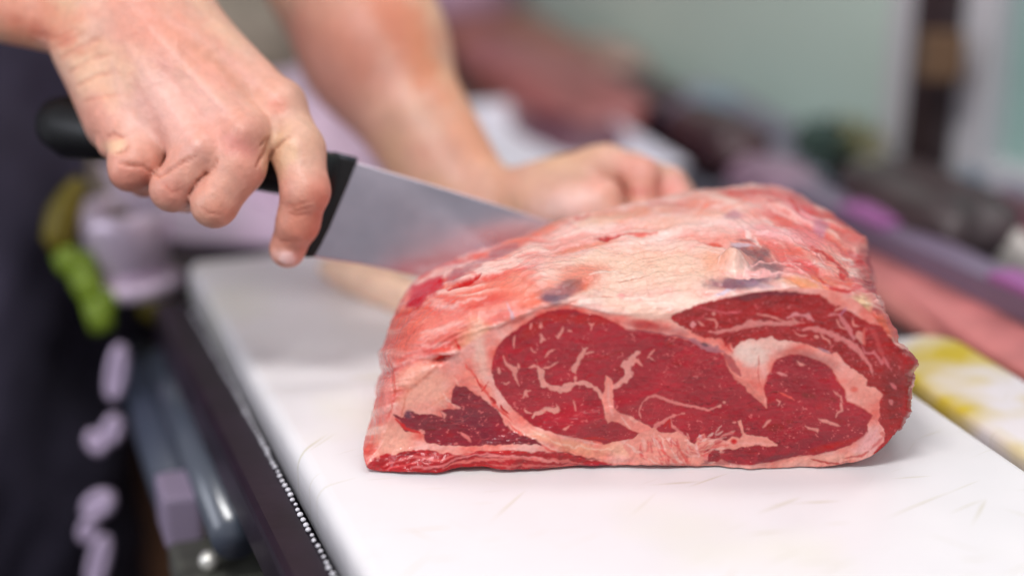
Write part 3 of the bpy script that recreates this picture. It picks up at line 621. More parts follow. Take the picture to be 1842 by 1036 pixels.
    vein([(1487, 568), (1500, 566), (1510, 567), (1520, 580), (1529, 595), (1536, 610)], [3, 3, 4, 7, 8, 6], (218, 130, 130)); vein([(1498, 561), (1508, 556), (1520, 553)], 3); vein([(1522, 553), (1512, 568)], 2.5, (196, 130, 150))
    vein([(1505, 575), (1511, 588), (1522, 592)], 2.5); vein([(1533, 574), (1536, 584), (1545, 586)], 3); vein([(1543, 594), (1547, 606), (1552, 618)], [8, 11, 6], (228, 150, 140)); vein([(1555, 590), (1553, 606), (1556, 620)], 4, (222, 110, 100))
    vein([(1550, 622), (1556, 633), (1572, 634), (1580, 646), (1586, 653), (1591, 645), (1597, 655), (1604, 666)], 4, (214, 120, 122)); vein([(1475, 598), (1480, 608), (1490, 612), (1494, 619)], 2.4); vein([(1464, 604), (1472, 607)], 4)
    vein([(1560, 585), (1572, 600), (1582, 625), (1592, 650)], 6, (196, 80, 78), op=.7); vein([(1470, 625), (1495, 634)], 3, (180, 130, 140)); vein([(1430, 597), (1440, 603), (1452, 603)], 2)
    vein([(1600, 690), (1612, 700)], 4, (204, 110, 112)); vein([(1600, 720), (1604, 728)], 5, (208, 120, 118)); vein([(1585, 777), (1592, 782)], 7, (224, 120, 112))
    vein([(1555, 800), (1566, 790), (1580, 770)], 4, (236, 170, 168)); P.line([(1460, 826), (1490, 833), (1515, 836)], 4, (180, 70, 66), soft=2); P.line([(1520, 824), (1550, 820), (1562, 812)], 4, (196, 96, 90), soft=2)
    P.line([(1565, 808), (1580, 795), (1590, 785)], 5, (206, 90, 88), soft=2, op=.7); P.blob((1537, 700), 8, 6, 0, (222, 90, 76), .7)
    # right muscle flecks
    vein([(1434, 649), (1438, 655), (1446, 656)], 3); vein([(1396, 670), (1405, 672), (1416, 676)], 4, (222, 140, 136)); vein([(1402, 706), (1412, 710), (1428, 720)], [2, 3.5, 3], (226, 96, 90)); vein([(1470, 751), (1480, 756), (1500, 762), (1512, 764)], [3, 4, 4, 1.5])
    vein([(1450, 766), (1458, 770), (1470, 772), (1471, 777)], [2, 4, 4, 2]); vein([(1386, 755), (1378, 760), (1371, 768)], 2.2); vein([(1512, 724), (1513, 736), (1506, 742), (1503, 750)], [4, 3, 3, 2]); vein([(1395, 718), (1402, 722), (1400, 730)], 2)
    vein([(1500, 700), (1512, 712), (1515, 724)], 1.8)
    # left muscle and the lower strips
    vein([(828, 777), (838, 784), (846, 796)], [4, 5, 2], (226, 130, 124)); vein([(792, 738), (800, 747), (798, 752)], 2.5); vein([(755, 772), (763, 778)], 6, (236, 150, 140)); vein([(815, 728), (828, 733)], 2)
    P.line([(764, 772), (775, 771), (786, 773)], 3, (120, 6, 18), soft=1.2, h=-.4); P.blob((735, 745), 8, 8, 0, (100, 50, 70), .8)
    P.line([(712, 752), (730, 770), (756, 778)], 6, (206, 24, 32), soft=2, lean=1)
    for a, w, c in [([(690, 836), (740, 822), (800, 828), (850, 818)], 4, (222, 110, 106)), ([(740, 843), (800, 838), (850, 826), (900, 818)], 5, (226, 130, 128)), ([(800, 843), (850, 838), (920, 824), (1000, 826), (1050, 832)], 6, (226, 120, 112)),
                    ([(860, 828), (900, 820), (960, 822), (1005, 830)], 4, (236, 150, 144)), ([(880, 842), (960, 836), (1050, 836)], 4, (220, 110, 104)), ([(700, 824), (760, 812)], 2, (120, 30, 40)), ([(760, 846), (820, 838), (880, 822)], 2, (130, 20, 30)),
                    ([(860, 850), (920, 846), (1010, 838)], 3, (140, 40, 46)), ([(1000, 811), (1050, 821), (1076, 826)], 2, (120, 26, 36)), ([(870, 817), (905, 811), (950, 812)], 3, (206, 36, 40)), ([(690, 842), (720, 838), (760, 834)], 3, (226, 90, 90))]:
        P.line(a, w, c, soft=1.6, warp=4, op=.85)
    P.line([(1040, 835), (1150, 838), (1260, 838)], 5, (130, 70, 80), soft=3, op=.6)
    # marbling flecks everywhere in the lean
    i = np.nonzero((P.lean > .85) & (front > .5))[0]
    u, v = U[i], V[i]
    fl = fbm(u / 7, v / 7, 0, 41, 2) * .9 + fbm(u / 2.8, v / 2.0, 0, 42, 2) * .65
    w = sstep(.44, .58, fl) * .65 + sstep(.5, .62, fbm(u / 5 + v / 8, v / 2.2, 0, 43, 2) * 1.4) * .4 * ((u > 1200) & (v < 680))
    w = np.clip(w, 0, .8)
    P.col[i] += (s2l((222, 118, 116)) - P.col[i]) * w[:, None]
    fil = np.clip(1 - np.abs(fbm(u / 17 + v / 40, v / 12, 0, 44, 3)) * 20, 0, 1) * sstep(.0, .28, fbm(u / 30, v / 22, 0, 45, 3))
    P.col[i] += (s2l((208, 96, 96)) - P.col[i]) * (fil * .5)[:, None]
    dk = np.clip(1 - np.abs(fbm(u / 26, v / 7, 0, 46, 3)) * 14, 0, 1) * sstep(.0, .3, fbm(u / 40, v / 22, 0, 47, 3))
    P.col[i] *= (1 - .38 * dk)[:, None]; P.h[i] -= .35 * dk
    # fat: fine pink veining
    i = np.nonzero(P.lean < .3)[0]
    rv = 1 - np.abs(fbm(U[i] / 28, V[i] / 20, 0, 51, 4)) * 9
    P.col[i] += (s2l((216, 96, 80)) - P.col[i]) * (np.clip(rv, 0, 1) * .12)[:, None]
    P.col[i] *= (1 + .06 * fbm(U[i] / 6, V[i] / 4, 0, 52, 3))[:, None]
    lum = P.col.mean(1, keepdims=True); P.col[:] = np.clip(lum + (P.col - lum) * 1.14, 0.002, 1) * .86
    return P

def catmull(Pm, t, periodic):
    """Pm (n, ...) control points, t array of parameters"""
    n = len(Pm); i = np.floor(t).astype(int); f = (t - i)
    def g(k): return Pm[k % n] if periodic else Pm[np.clip(k, 0, n - 1)]
    p0, p1, p2, p3 = g(i - 1), g(i), g(i + 1), g(i + 2)
    f = f.reshape((-1,) + (1,) * (Pm.ndim - 1))
    return .5 * (2 * p1 + (p2 - p0) * f + (2 * p0 - 5 * p1 + 4 * p2 - p3) * f ** 2 + (3 * p1 - p0 - 3 * p2 + p3) * f ** 3)

Y0 = PZ(1150, 841, 0.0)[1]
def build_roast():
    N = None
    S = [   # offset in depth (m), top outline in px (15 points: left bottom -> over the top -> right)
      (0.000, [(670, 842), (690, 792), (712, 735), (788, 665), (866, 606), (938, 570), (1012, 549), (1110, 566), (1210, 566), (1330, 531), (1430, 519), (1515, 528), (1575, 575), (1622, 650), (1622, 745)],
              [(1578, 812), (1480, 840), (1250, 838), (1050, 836), (850, 849)]),
      (0.010, [(667, 832), (671, 775), (690, 690), (745, 620), (835, 562), (928, 530), (1015, 520), (1110, 535), (1212, 530), (1330, 507), (1440, 500), (1535, 512), (1592, 565), (1636, 640), (1632, 745)], None),
      (0.045, [(672, 815), (672, 735), (688, 640), (738, 555), (835, 500), (930, 470), (1020, 462), (1110, 462), (1212, 460), (1330, 448), (1440, 448), (1543, 486), (1580, 548), (1612, 612), (1615, 730)], None),
      (0.085, [(690, 780), (690, 690), (704, 590), (752, 500), (845, 455), (932, 425), (1020, 403), (1110, 395), (1210, 388), (1330, 384), (1440, 388), (1538, 425), (1564, 490), (1576, 590), (1590, 700)], None),
      (0.120, [(720, 740), (722, 650), (740, 565), (800, 505), (870, 462), (940, 428), (1020, 395), (1110, 372), (1210, 352), (1325, 342), (1412, 344), (1500, 388), (1560, 468), (1570, 560), (1575, 660)], None),
      (0.142, [(760, 700), (765, 650), (790, 590), (840, 530), (890, 490), (950, 455), (1030, 425), (1110, 395), (1210, 362), (1320, 338), (1405, 338), (1480, 385), (1540, 470), (1556, 560), (1560, 640)], None),
      (0.155, [(800, 680), (805, 640), (830, 600), (870, 560), (910, 520), (970, 490), (1040, 460), (1110, 440), (1210, 400), (1320, 372), (1400, 372), (1460, 420), (1515, 500), (1530, 570), (1530, 630)], None)]
    ctrl = np.zeros((len(S), 20, 3))
    for k, (dy, top, bot) in enumerate(S):
        for j, (u, v) in enumerate(top):
            p = PY(u, v, Y0 + dy)
            if p[2] < .0012: p = PZ(u, v, .0012)
            ctrl[k, j] = p
        if bot:
            for j, (u, v) in enumerate(bot):
                p = PY(u, v, Y0)
                if p[2] < .0012: p = PZ(u, v, .0012)
                ctrl[k, 15 + j] = p
        else:
            for j in range(5):
                p = ctrl[0, 15 + j].copy(); f = k / 6.0
                p[0] = p[0] * (1 - .10 * f) + .03 * .10 * f; p[1] = Y0 + dy; p[2] = [.014, .002, .0015, .0015, .002][j]
                ctrl[k, 15 + j] = p
            ctrl[k, 14, 2] = max(ctrl[k, 14, 2], .012)
            ctrl[k, 0, 2] = max(min(ctrl[k, 0, 2], .02), .004)
    NA = 1500
    t = np.linspace(0, 20, 4001)[:-1]; c0 = catmull(ctrl[0], t, True)
    seg = np.linalg.norm(np.roll(c0, -1, 0) - c0, axis=1); cum = np.concatenate([[0], np.cumsum(seg)])
    ta = np.interp(np.linspace(0, cum[-1], NA, endpoint=False), cum, np.append(t, 20))
    R0 = catmull(ctrl[0], ta, True)                     # rim of the cut face
    rings = []
    nc = 260
    cen = np.array([R0[:, 0].mean() + .01, Y0 - .0005, .040])
    sc = np.linspace(0.004, 1, nc)
    for s in sc: rings.append(cen + (R0 - cen) * s)
    ks = np.concatenate([np.linspace(0, 1, 34)[1:], np.linspace(1, 2, 60)[1:], np.linspace(2, 3, 56)[1:], np.linspace(3, 6, 60)[1:]])
    allc = np.stack([catmull(ctrl[k], ta, True) for k in range(len(S))], 0)
    for k in ks:
        i = min(int(k), len(S) - 1); f = k - i
        if i >= len(S) - 1: rings.append(allc[-1]); continue
        if i == 0:          # round over the rim
            a, b = allc[0], allc[1]; g = f ** 0.6; r = a + (b - a) * g; r[:, 1] = a[:, 1] + (b[:, 1] - a[:, 1]) * f ** 1.35; rings.append(r)
        else:
            p0, p1, p2, p3 = allc[i - 1], allc[i], allc[i + 1], allc[min(i + 2, len(S) - 1)]
            rings.append(.5 * (2 * p1 + (p2 - p0) * f + (2 * p0 - 5 * p1 + 4 * p2 - p3) * f ** 2 + (3 * p1 - p0 - 3 * p2 + p3) * f ** 3))
    last = rings[-1]; cb = last.mean(0) + np.array([0, .006, -.005])
    for s in np.linspace(1, 0.02, 14)[1:]: rings.append(cb + (last - cb) * s)
    G = np.stack(rings); nr = len(G)
    front = np.zeros((nr, NA)); front[:nc] = 1
    rim = np.zeros(nr); rim[:nc] = sstep(.90, 1, sc); 
    P = G.reshape(-1, 3)
    U, V = world_to_px(P)
    pt = paint_roast(U, V, front.ravel())
    # normals on the grid
    du = np.roll(G, -1, 1) - np.roll(G, 1, 1); dv = np.gradient(G, axis=0)
    nrm = np.cross(du, dv); nrm /= np.linalg.norm(nrm, axis=2, keepdims=True) + 1e-12
    if nrm[100, :, 1].mean() > 0: nrm = -nrm
    nr_ = nrm.reshape(-1, 3)
    nr_[: nc * NA] = (0, -1, 0)
    x, y, z = P.T
    out = 1 - front.ravel()
    fade = np.ones((nr, NA)); fade[:nc] = 1 - rim[:, None][:nc] * .6; fade = fade.ravel()
    ev = 0.0022 * fbm(x * 28, y * 34, z * 34, 61, 3) + 0.0009 * fbm(x * 110, y * 130, z * 130, 62, 3) + .0003 * fbm(x * 420, y * 420, z * 420, 65, 2)
    dd = out * ev + (1 - out) * (0.0011 * fbm(x * 40, z * 40, 0, 63, 3) + .00028 * fbm(x * 260, z * 340, 0, 64, 3)) * fade
    dd += .00075 * pt.h * np.where(out > .5, 1.6, 1) * fade
    # folds running over the outer membrane
    rid = -pt.flow * (1.5 - .6 * (1 - sstep(700, 800, U))); dd += out * (.0009 * rid + .0003 * fbm(U / 40 + V / 100, V / 6, 0, 67, 3) * (1 + 1.2 * sstep(1250, 1450, U))); dd += out * .0022 * sstep(1480, 1600, U) * sstep(.0, .02, y - Y0) * fbm(x * 75, y * 75, z * 75, 68, 3)
    # the raised vein stump by the purple bruise
    dd += out * (.0062 * np.exp(-(((U - 1322) / 22) ** 2 + ((V - 471) / 12) ** 2) ** 1.5) - .0034 * np.exp(-(((U - 1345) / 34) ** 2 + ((V - 492) / 5) ** 2)))
    dd += out * (-.004 * np.exp(-(((U - 808) / 30) ** 2 + ((V - 651) / 7) ** 2)) + .003 * np.exp(-(((U - 815) / 30) ** 2 + ((V - 634) / 7) ** 2)))
    dd += .0042 * np.exp(-(((U - 1632) / 12) ** 2 + ((V - 655) / 18) ** 2)) - .0022 * np.exp(-(((U - 1618) / 14) ** 2 + ((V - 612) / 9) ** 2)) + out * .003 * np.exp(-(((U - 1552) / 16) ** 2 + ((V - 430) / 14) ** 2))
    dd += out * (-.0022 * np.exp(-(((U - 688) / 14) ** 2 + ((V - 668) / 10) ** 2)) + .0016 * np.exp(-(((U - 684) / 20) ** 2 + ((V - 636) / 14) ** 2)))
    zf = sstep(0, .012, z)
    P2 = P + nr_ * (dd * (.15 + .85 * zf))[:, None]
    low = (1 - sstep(.002, .016, z)) * (1 - sstep(.0, .03, y - Y0)); P2[:, 1] -= low * (.004 * fbm(x * 45, 0, 0, 69, 3) + .0015 * fbm(x * 160, z * 200, 0, 70, 3))
    P2[:, 2] += low * sstep(-.2, .5, fbm(x * 30, 3, 0, 74, 2)) * .0018
    P2[:, 2] = np.maximum(P2[:, 2], .0006)
    idx = np.arange(nr * NA).reshape(nr, NA)
    a = idx[:-1]; b = idx[1:]
    faces = np.stack([a, np.roll(a, -1, 1), np.roll(b, -1, 1), b], 2).reshape(-1, 4)
    m = material('meat', (200, 80, 80), rough=.46, attr='Col', noise_amt=.09, noise_scale=620, bump=1.0, bump_scale=260, bump_dist=.0010,
                 sss=.08, sss_rad=(1, .3, .2), sss_scale=.0025, coat=.7, coat_rough=.05, rough_var=.10, spec=.25)
    o = mesh_obj('beef_roast', P2, faces, m)
    me = o.data
    set_attr(o, 'Col', np.clip(pt.col, 0, 1))
    tag(o, 'raw marbled rib of beef, cut face forward, lying on the white cutting board', 'meat')
    # orientation check
    bm_n = np.zeros(3); po = me.polygons[len(me.polygons) // 3]
    if po.normal.y > 0 and po.center.y < Y0 + .002: me.flip_normals()
    return o
roast = build_roast()

# ------------------------------------------------------------------ signed-distance modelling for the figure
def sm(a, b, k):
    h = np.clip(.5 + .5 * (b - a) / k, 0, 1); return b + (a - b) * h - k * h * (1 - h)
def cone(P, a, b, ra, rb):
    a = np.asarray(a, np.float32); b = np.asarray(b, np.float32); ba = b - a
    pa = P - a; h = np.clip((pa @ ba) / (ba @ ba + 1e-12), 0, 1)
    d = pa - h[..., None] * ba
    return np.sqrt((d * d).sum(-1)) - (ra + (rb - ra) * h)
def ell(P, c, r, rot=None):
    q = P - np.asarray(c, np.float32)
    if rot is not None: q = q @ np.asarray(rot, np.float32)
    r = np.asarray(r, np.float32); k = np.sqrt(((q / r) ** 2).sum(-1)); k2 = np.sqrt(((q / (r * r)) ** 2).sum(-1)) + 1e-9
    return k * (k - 1) / k2
def surface_nets(fn, lo, hi, h):
    lo = np.asarray(lo, float); n = np.ceil((np.asarray(hi) - lo) / h).astype(int) + 1
    ax = [lo[i] + h * np.arange(n[i]) for i in range(3)]
    D = np.empty(n, np.float32)
    for i0 in range(0, n[0], 24):
        X, Y, Z = np.meshgrid(ax[0][i0:i0 + 24], ax[1], ax[2], indexing='ij')
        D[i0:i0 + 24] = fn(np.stack([X, Y, Z], -1).astype(np.float32))
    S = D < 0
    c = [(0, 0, 0), (1, 0, 0), (0, 1, 0), (1, 1, 0), (0, 0, 1), (1, 0, 1), (0, 1, 1), (1, 1, 1)]
    sl = lambda A, o: A[o[0]:n[0] - 1 + o[0], o[1]:n[1] - 1 + o[1], o[2]:n[2] - 1 + o[2]]
    cnt = sum(sl(S, o).astype(np.int8) for o in c)
    act = (cnt > 0) & (cnt < 8); ids = -np.ones(act.shape, np.int64); I = np.argwhere(act); ids[act] = np.arange(len(I))
    acc = np.zeros((len(I), 3)); num = np.zeros(len(I))
    for p in range(8):
        for q in range(p + 1, 8):
            dlt = np.array(c[q]) - np.array(c[p])
            if np.abs(dlt).sum() != 1: continue
            a = D[tuple((I + c[p]).T)]; b = D[tuple((I + c[q]).T)]
            m = (a < 0) != (b < 0); t = np.where(m, a / np.where(m, a - b, 1), 0)
            pos = np.array(c[p]) + t[:, None] * dlt; acc += pos * m[:, None]; num += m
    Vt = lo + (I + acc / num[:, None]) * h
    F = []
    for d in range(3):
        e = [0, 0, 0]; e[d] = 1; u, w = (d + 1) % 3, (d + 2) % 3
        A = S[:n[0] - e[0], :n[1] - e[1], :n[2] - e[2]]; B = S[e[0]:, e[1]:, e[2]:]
        X = np.argwhere(A != B); X = X[(X[:, u] > 0) & (X[:, w] > 0) & (X[:, u] < n[u] - 1) & (X[:, w] < n[w] - 1)]
        eu = np.zeros(3, int); eu[u] = 1; ew = np.zeros(3, int); ew[w] = 1
        q = np.stack([ids[tuple(X.T)], ids[tuple((X - eu).T)], ids[tuple((X - eu - ew).T)], ids[tuple((X - ew).T)]], 1)
        flip = ~A[tuple(X.T)]; q[flip] = q[flip][:, ::-1]
        F.append(q)
    return Vt, np.concatenate(F)
def vnormals(V, F):
    n = np.cross(V[F[:, 2]] - V[F[:, 0]], V[F[:, 3]] - V[F[:, 1]]); N = np.zeros_like(V)
    for k in range(4): np.add.at(N, F[:, k], n)
    return N / (np.linalg.norm(N, axis=1, keepdims=True) + 1e-12)
def relax(V, F, it, lam=.5):
    E = np.concatenate([F[:, [0, 1]], F[:, [1, 2]], F[:, [2, 3]], F[:, [3, 0]]]); E = np.concatenate([E, E[:, ::-1]])
    cnt = np.bincount(E[:, 0], minlength=len(V))[:, None]
    for _ in range(it):
        A = np.stack([np.bincount(E[:, 0], V[E[:, 1], k], minlength=len(V)) for k in range(3)], 1) / np.maximum(cnt, 1)
        V = V + lam * (A - V)
    return V
def chainf(P, pts, k=.003):
    d = None
    for (a, ra), (b, rb) in zip(pts[:-1], pts[1:]):
        c = cone(P, a, b, ra, rb); d = c if d is None else sm(d, c, k)
    return d
def bumps(P, base, items):
    for c, r, k in items: base = sm(base, np.sqrt(((P - np.asarray(c, np.float32)) ** 2).sum(-1)) - r, k)
    return base

# ---- right hand: dorsum to the viewer, fingers curled down round the handle
def right_hand(P):
    core = cone(P, K(255, -10, .860), K(-700, -250, 1.03), .0300, .042)
    core = sm(core, cone(P, K(130, 35, .860), K(-300, -70, .94), .0185, .026), .014)
    core = sm(core, cone(P, K(235, 5, .850), K(300, 110, .838), .0270, .0225), .02)
    mc = None
    for a, b, ra, rb in [(K(300, 10, .846), K(500, 190, .826), .0150, .0120), (K(262, 30, .838), K(438, 243, .808), .0150, .0128),
                         (K(215, 60, .838), K(356, 272, .808), .0150, .0124), (K(172, 90, .842), K(240, 268, .820), .0160, .0122)]:
        c = cone(P, a, b, ra, rb); mc = c if mc is None else sm(mc, c, .010)
    core = sm(core, mc, .018)
    core = sm(core, cone(P, K(165, 105, .852), K(205, 225, .842), .0150, .0140), .014)          # heel of the hand
    core = sm(core, cone(P, K(345, 60, .858), K(470, 165, .852), .0150, .0130), .014)           # first web towards the thumb
    core = bumps(P, core, [(K(508, 184, .818), .0102, .006), (K(440, 240, .799), .0098, .006), (K(362, 270, .798), .0092, .006), (K(248, 282, .812), .0090, .006), (K(200, 262, .826), .0065, .004)])
    idx = chainf(P, [(K(503, 192, .825), .0120), (K(536, 270, .812), .0128), (K(549, 342, .806), .0114), (K(536, 400, .812), .0102), (K(517, 446, .822), .0086)])
    idx = bumps(P, idx, [(K(556, 346, .804), .0086, .004), (K(516, 452, .820), .0078, .003)])
    mid = chainf(P, [(K(446, 248, .810), .0122), (K(430, 300, .802), .0124), (K(386, 368, .800), .0106), (K(398, 352, .824), .0096), (K(430, 318, .856), .0086)])
    rng_ = chainf(P, [(K(362, 275, .810), .0118), (K(340, 310, .803), .0116), (K(310, 340, .804), .0104), (K(335, 345, .828), .0096), (K(380, 320, .850), .0085)])
    pky = chainf(P, [(K(254, 282, .820), .0108), (K(244, 300, .812), .0104), (K(232, 308, .812), .0092), (K(260, 322, .832), .0086), (K(300, 310, .850), .0078)])
    pky = sm(pky, cone(P, K(262, 300, .812), K(222, 290, .812), .0080, .0070), .003)
    th = chainf(P, [(K(345, 90, .868), .0150), (K(450, 190, .880), .0135), (K(520, 270, .878), .0105), (K(560, 320, .872), .0088)])
    d = sm(core, th, .010)
    f = np.minimum(mid, rng_); f = sm(idx, f, .0008); f = sm(f, pky, .0008)
    return sm(d, f, .0055)
# ---- left hand: on the far shoulder of the roast
def left_hand(P):
    arm = cone(P, K(862, 395, .960), K(672, 100, 1.00), .0265, .0365)
    arm = sm(arm, cone(P, K(672, 100, 1.0), K(500, -240, 1.06), .0365, .047), .02)
    arm = sm(arm, cone(P, K(680, 60, .995), K(610, -90, 1.03), .030, .034), .03)
    pal = cone(P, K(905, 395, .952), K(1010, 375, .940), .0270, .0270)
    pal = sm(pal, cone(P, K(985, 375, .940), K(1075, 318, .935), .0210, .0150), .014)
    pal = sm(pal, cone(P, K(1000, 385, .955), K(1110, 330, .965), .0220, .0160), .014)
    pal = sm(pal, cone(P, K(975, 385, .922), K(1060, 375, .905), .0190, .0150), .012)   # ball of the thumb
    d = sm(arm, pal, .012)
    th = chainf(P, [(K(1040, 372, .906), .0145), (K(1086, 358, .900), .0108), (K(1098, 400, .896), .0088)])
    i1 = chainf(P, [(K(1072, 305, .930), .0130), (K(1092, 300, .926), .0120), (K(1156, 316, .912), .0098), (K(1154, 372, .906), .0084)])
    i2 = chainf(P, [(K(1095, 305, .950), .0125), (K(1135, 312, .940), .0116), (K(1203, 336, .922), .0108), (K(1232, 385, .905), .0090)])
    i3 = chainf(P, [(K(1110, 320, .970), .0120), (K(1150, 322, .965), .0110), (K(1215, 350, .945), .0100), (K(1240, 400, .925), .0085)])
    f = np.minimum(np.minimum(i1, i2), i3); f = np.minimum(f, th)
    return sm(d, f, .005)

def frame(ax):
    z = np.asarray(ax, float); z /= np.linalg.norm(z); return z
def w2c(p):
    q = np.asarray(p, float) - np.array([0, 0, H]); return np.array([q[0], q[1] * ST + q[2] * CT, q[1] * CT - q[2] * ST])
SHR, SHL = np.array([-.46, 1.02, .50]), np.array([-.39, 1.36, .50]); PEL = np.array([-.50, 1.18, -.02]); HEAD = np.array([-.31, 1.17, .80])
ER = cam_to_world(K(-700, -250, 1.03)[None])[0]; EL = cam_to_world(K(500, -240, 1.06)[None])[0]
def body(P):       # world space
    d = ell(P, (-.43, 1.20, .10), (.13, .19, .30))
    d = sm(d, ell(P, (-.43, 1.20, .38), (.12, .20, .17)), .06)
    d = sm(d, cone(P, SHR, SHL, .070, .070), .05)
    d = sm(d, ell(P, (-.44, 1.20, -.08), (.13, .18, .15)), .06)
    for s in (-1, 1):
        hip = np.array([-.44, 1.20 + s * .09, -.10]); kn = np.array([-.42, 1.20 + s * .11, -.48]); an = np.array([-.46, 1.20 + s * .12, -.86])
        d = sm(d, cone(P, hip, kn, .085, .058), .04); d = sm(d, cone(P, kn, an, .058, .038), .02); d = sm(d, ell(P, an + [.06, 0, 0], (.12, .045, .035)), .02)
    d = sm(d, cone(P, SHR, ER, .056, .046), .03); d = sm(d, cone(P, SHL, EL, .056, .047), .03)
    d = sm(d, cone(P, (-.42, 1.19, .56), (-.37, 1.18, .68), .058, .052), .03)
    d = sm(d, ell(P, HEAD, (.098, .078, .118)), .02)
    d = sm(d, cone(P, HEAD + [.075, 0, -.055], HEAD + [.07, 0, -.085], .035, .028), .02)
    d = sm(d, cone(P, HEAD + [.095, 0, .01], HEAD + [.112, 0, -.025], .008, .014), .008)
    for s in (-1, 1): d = sm(d, ell(P, HEAD + [.0, s * .080, -.01], (.020, .008, .032)), .006)
    return d

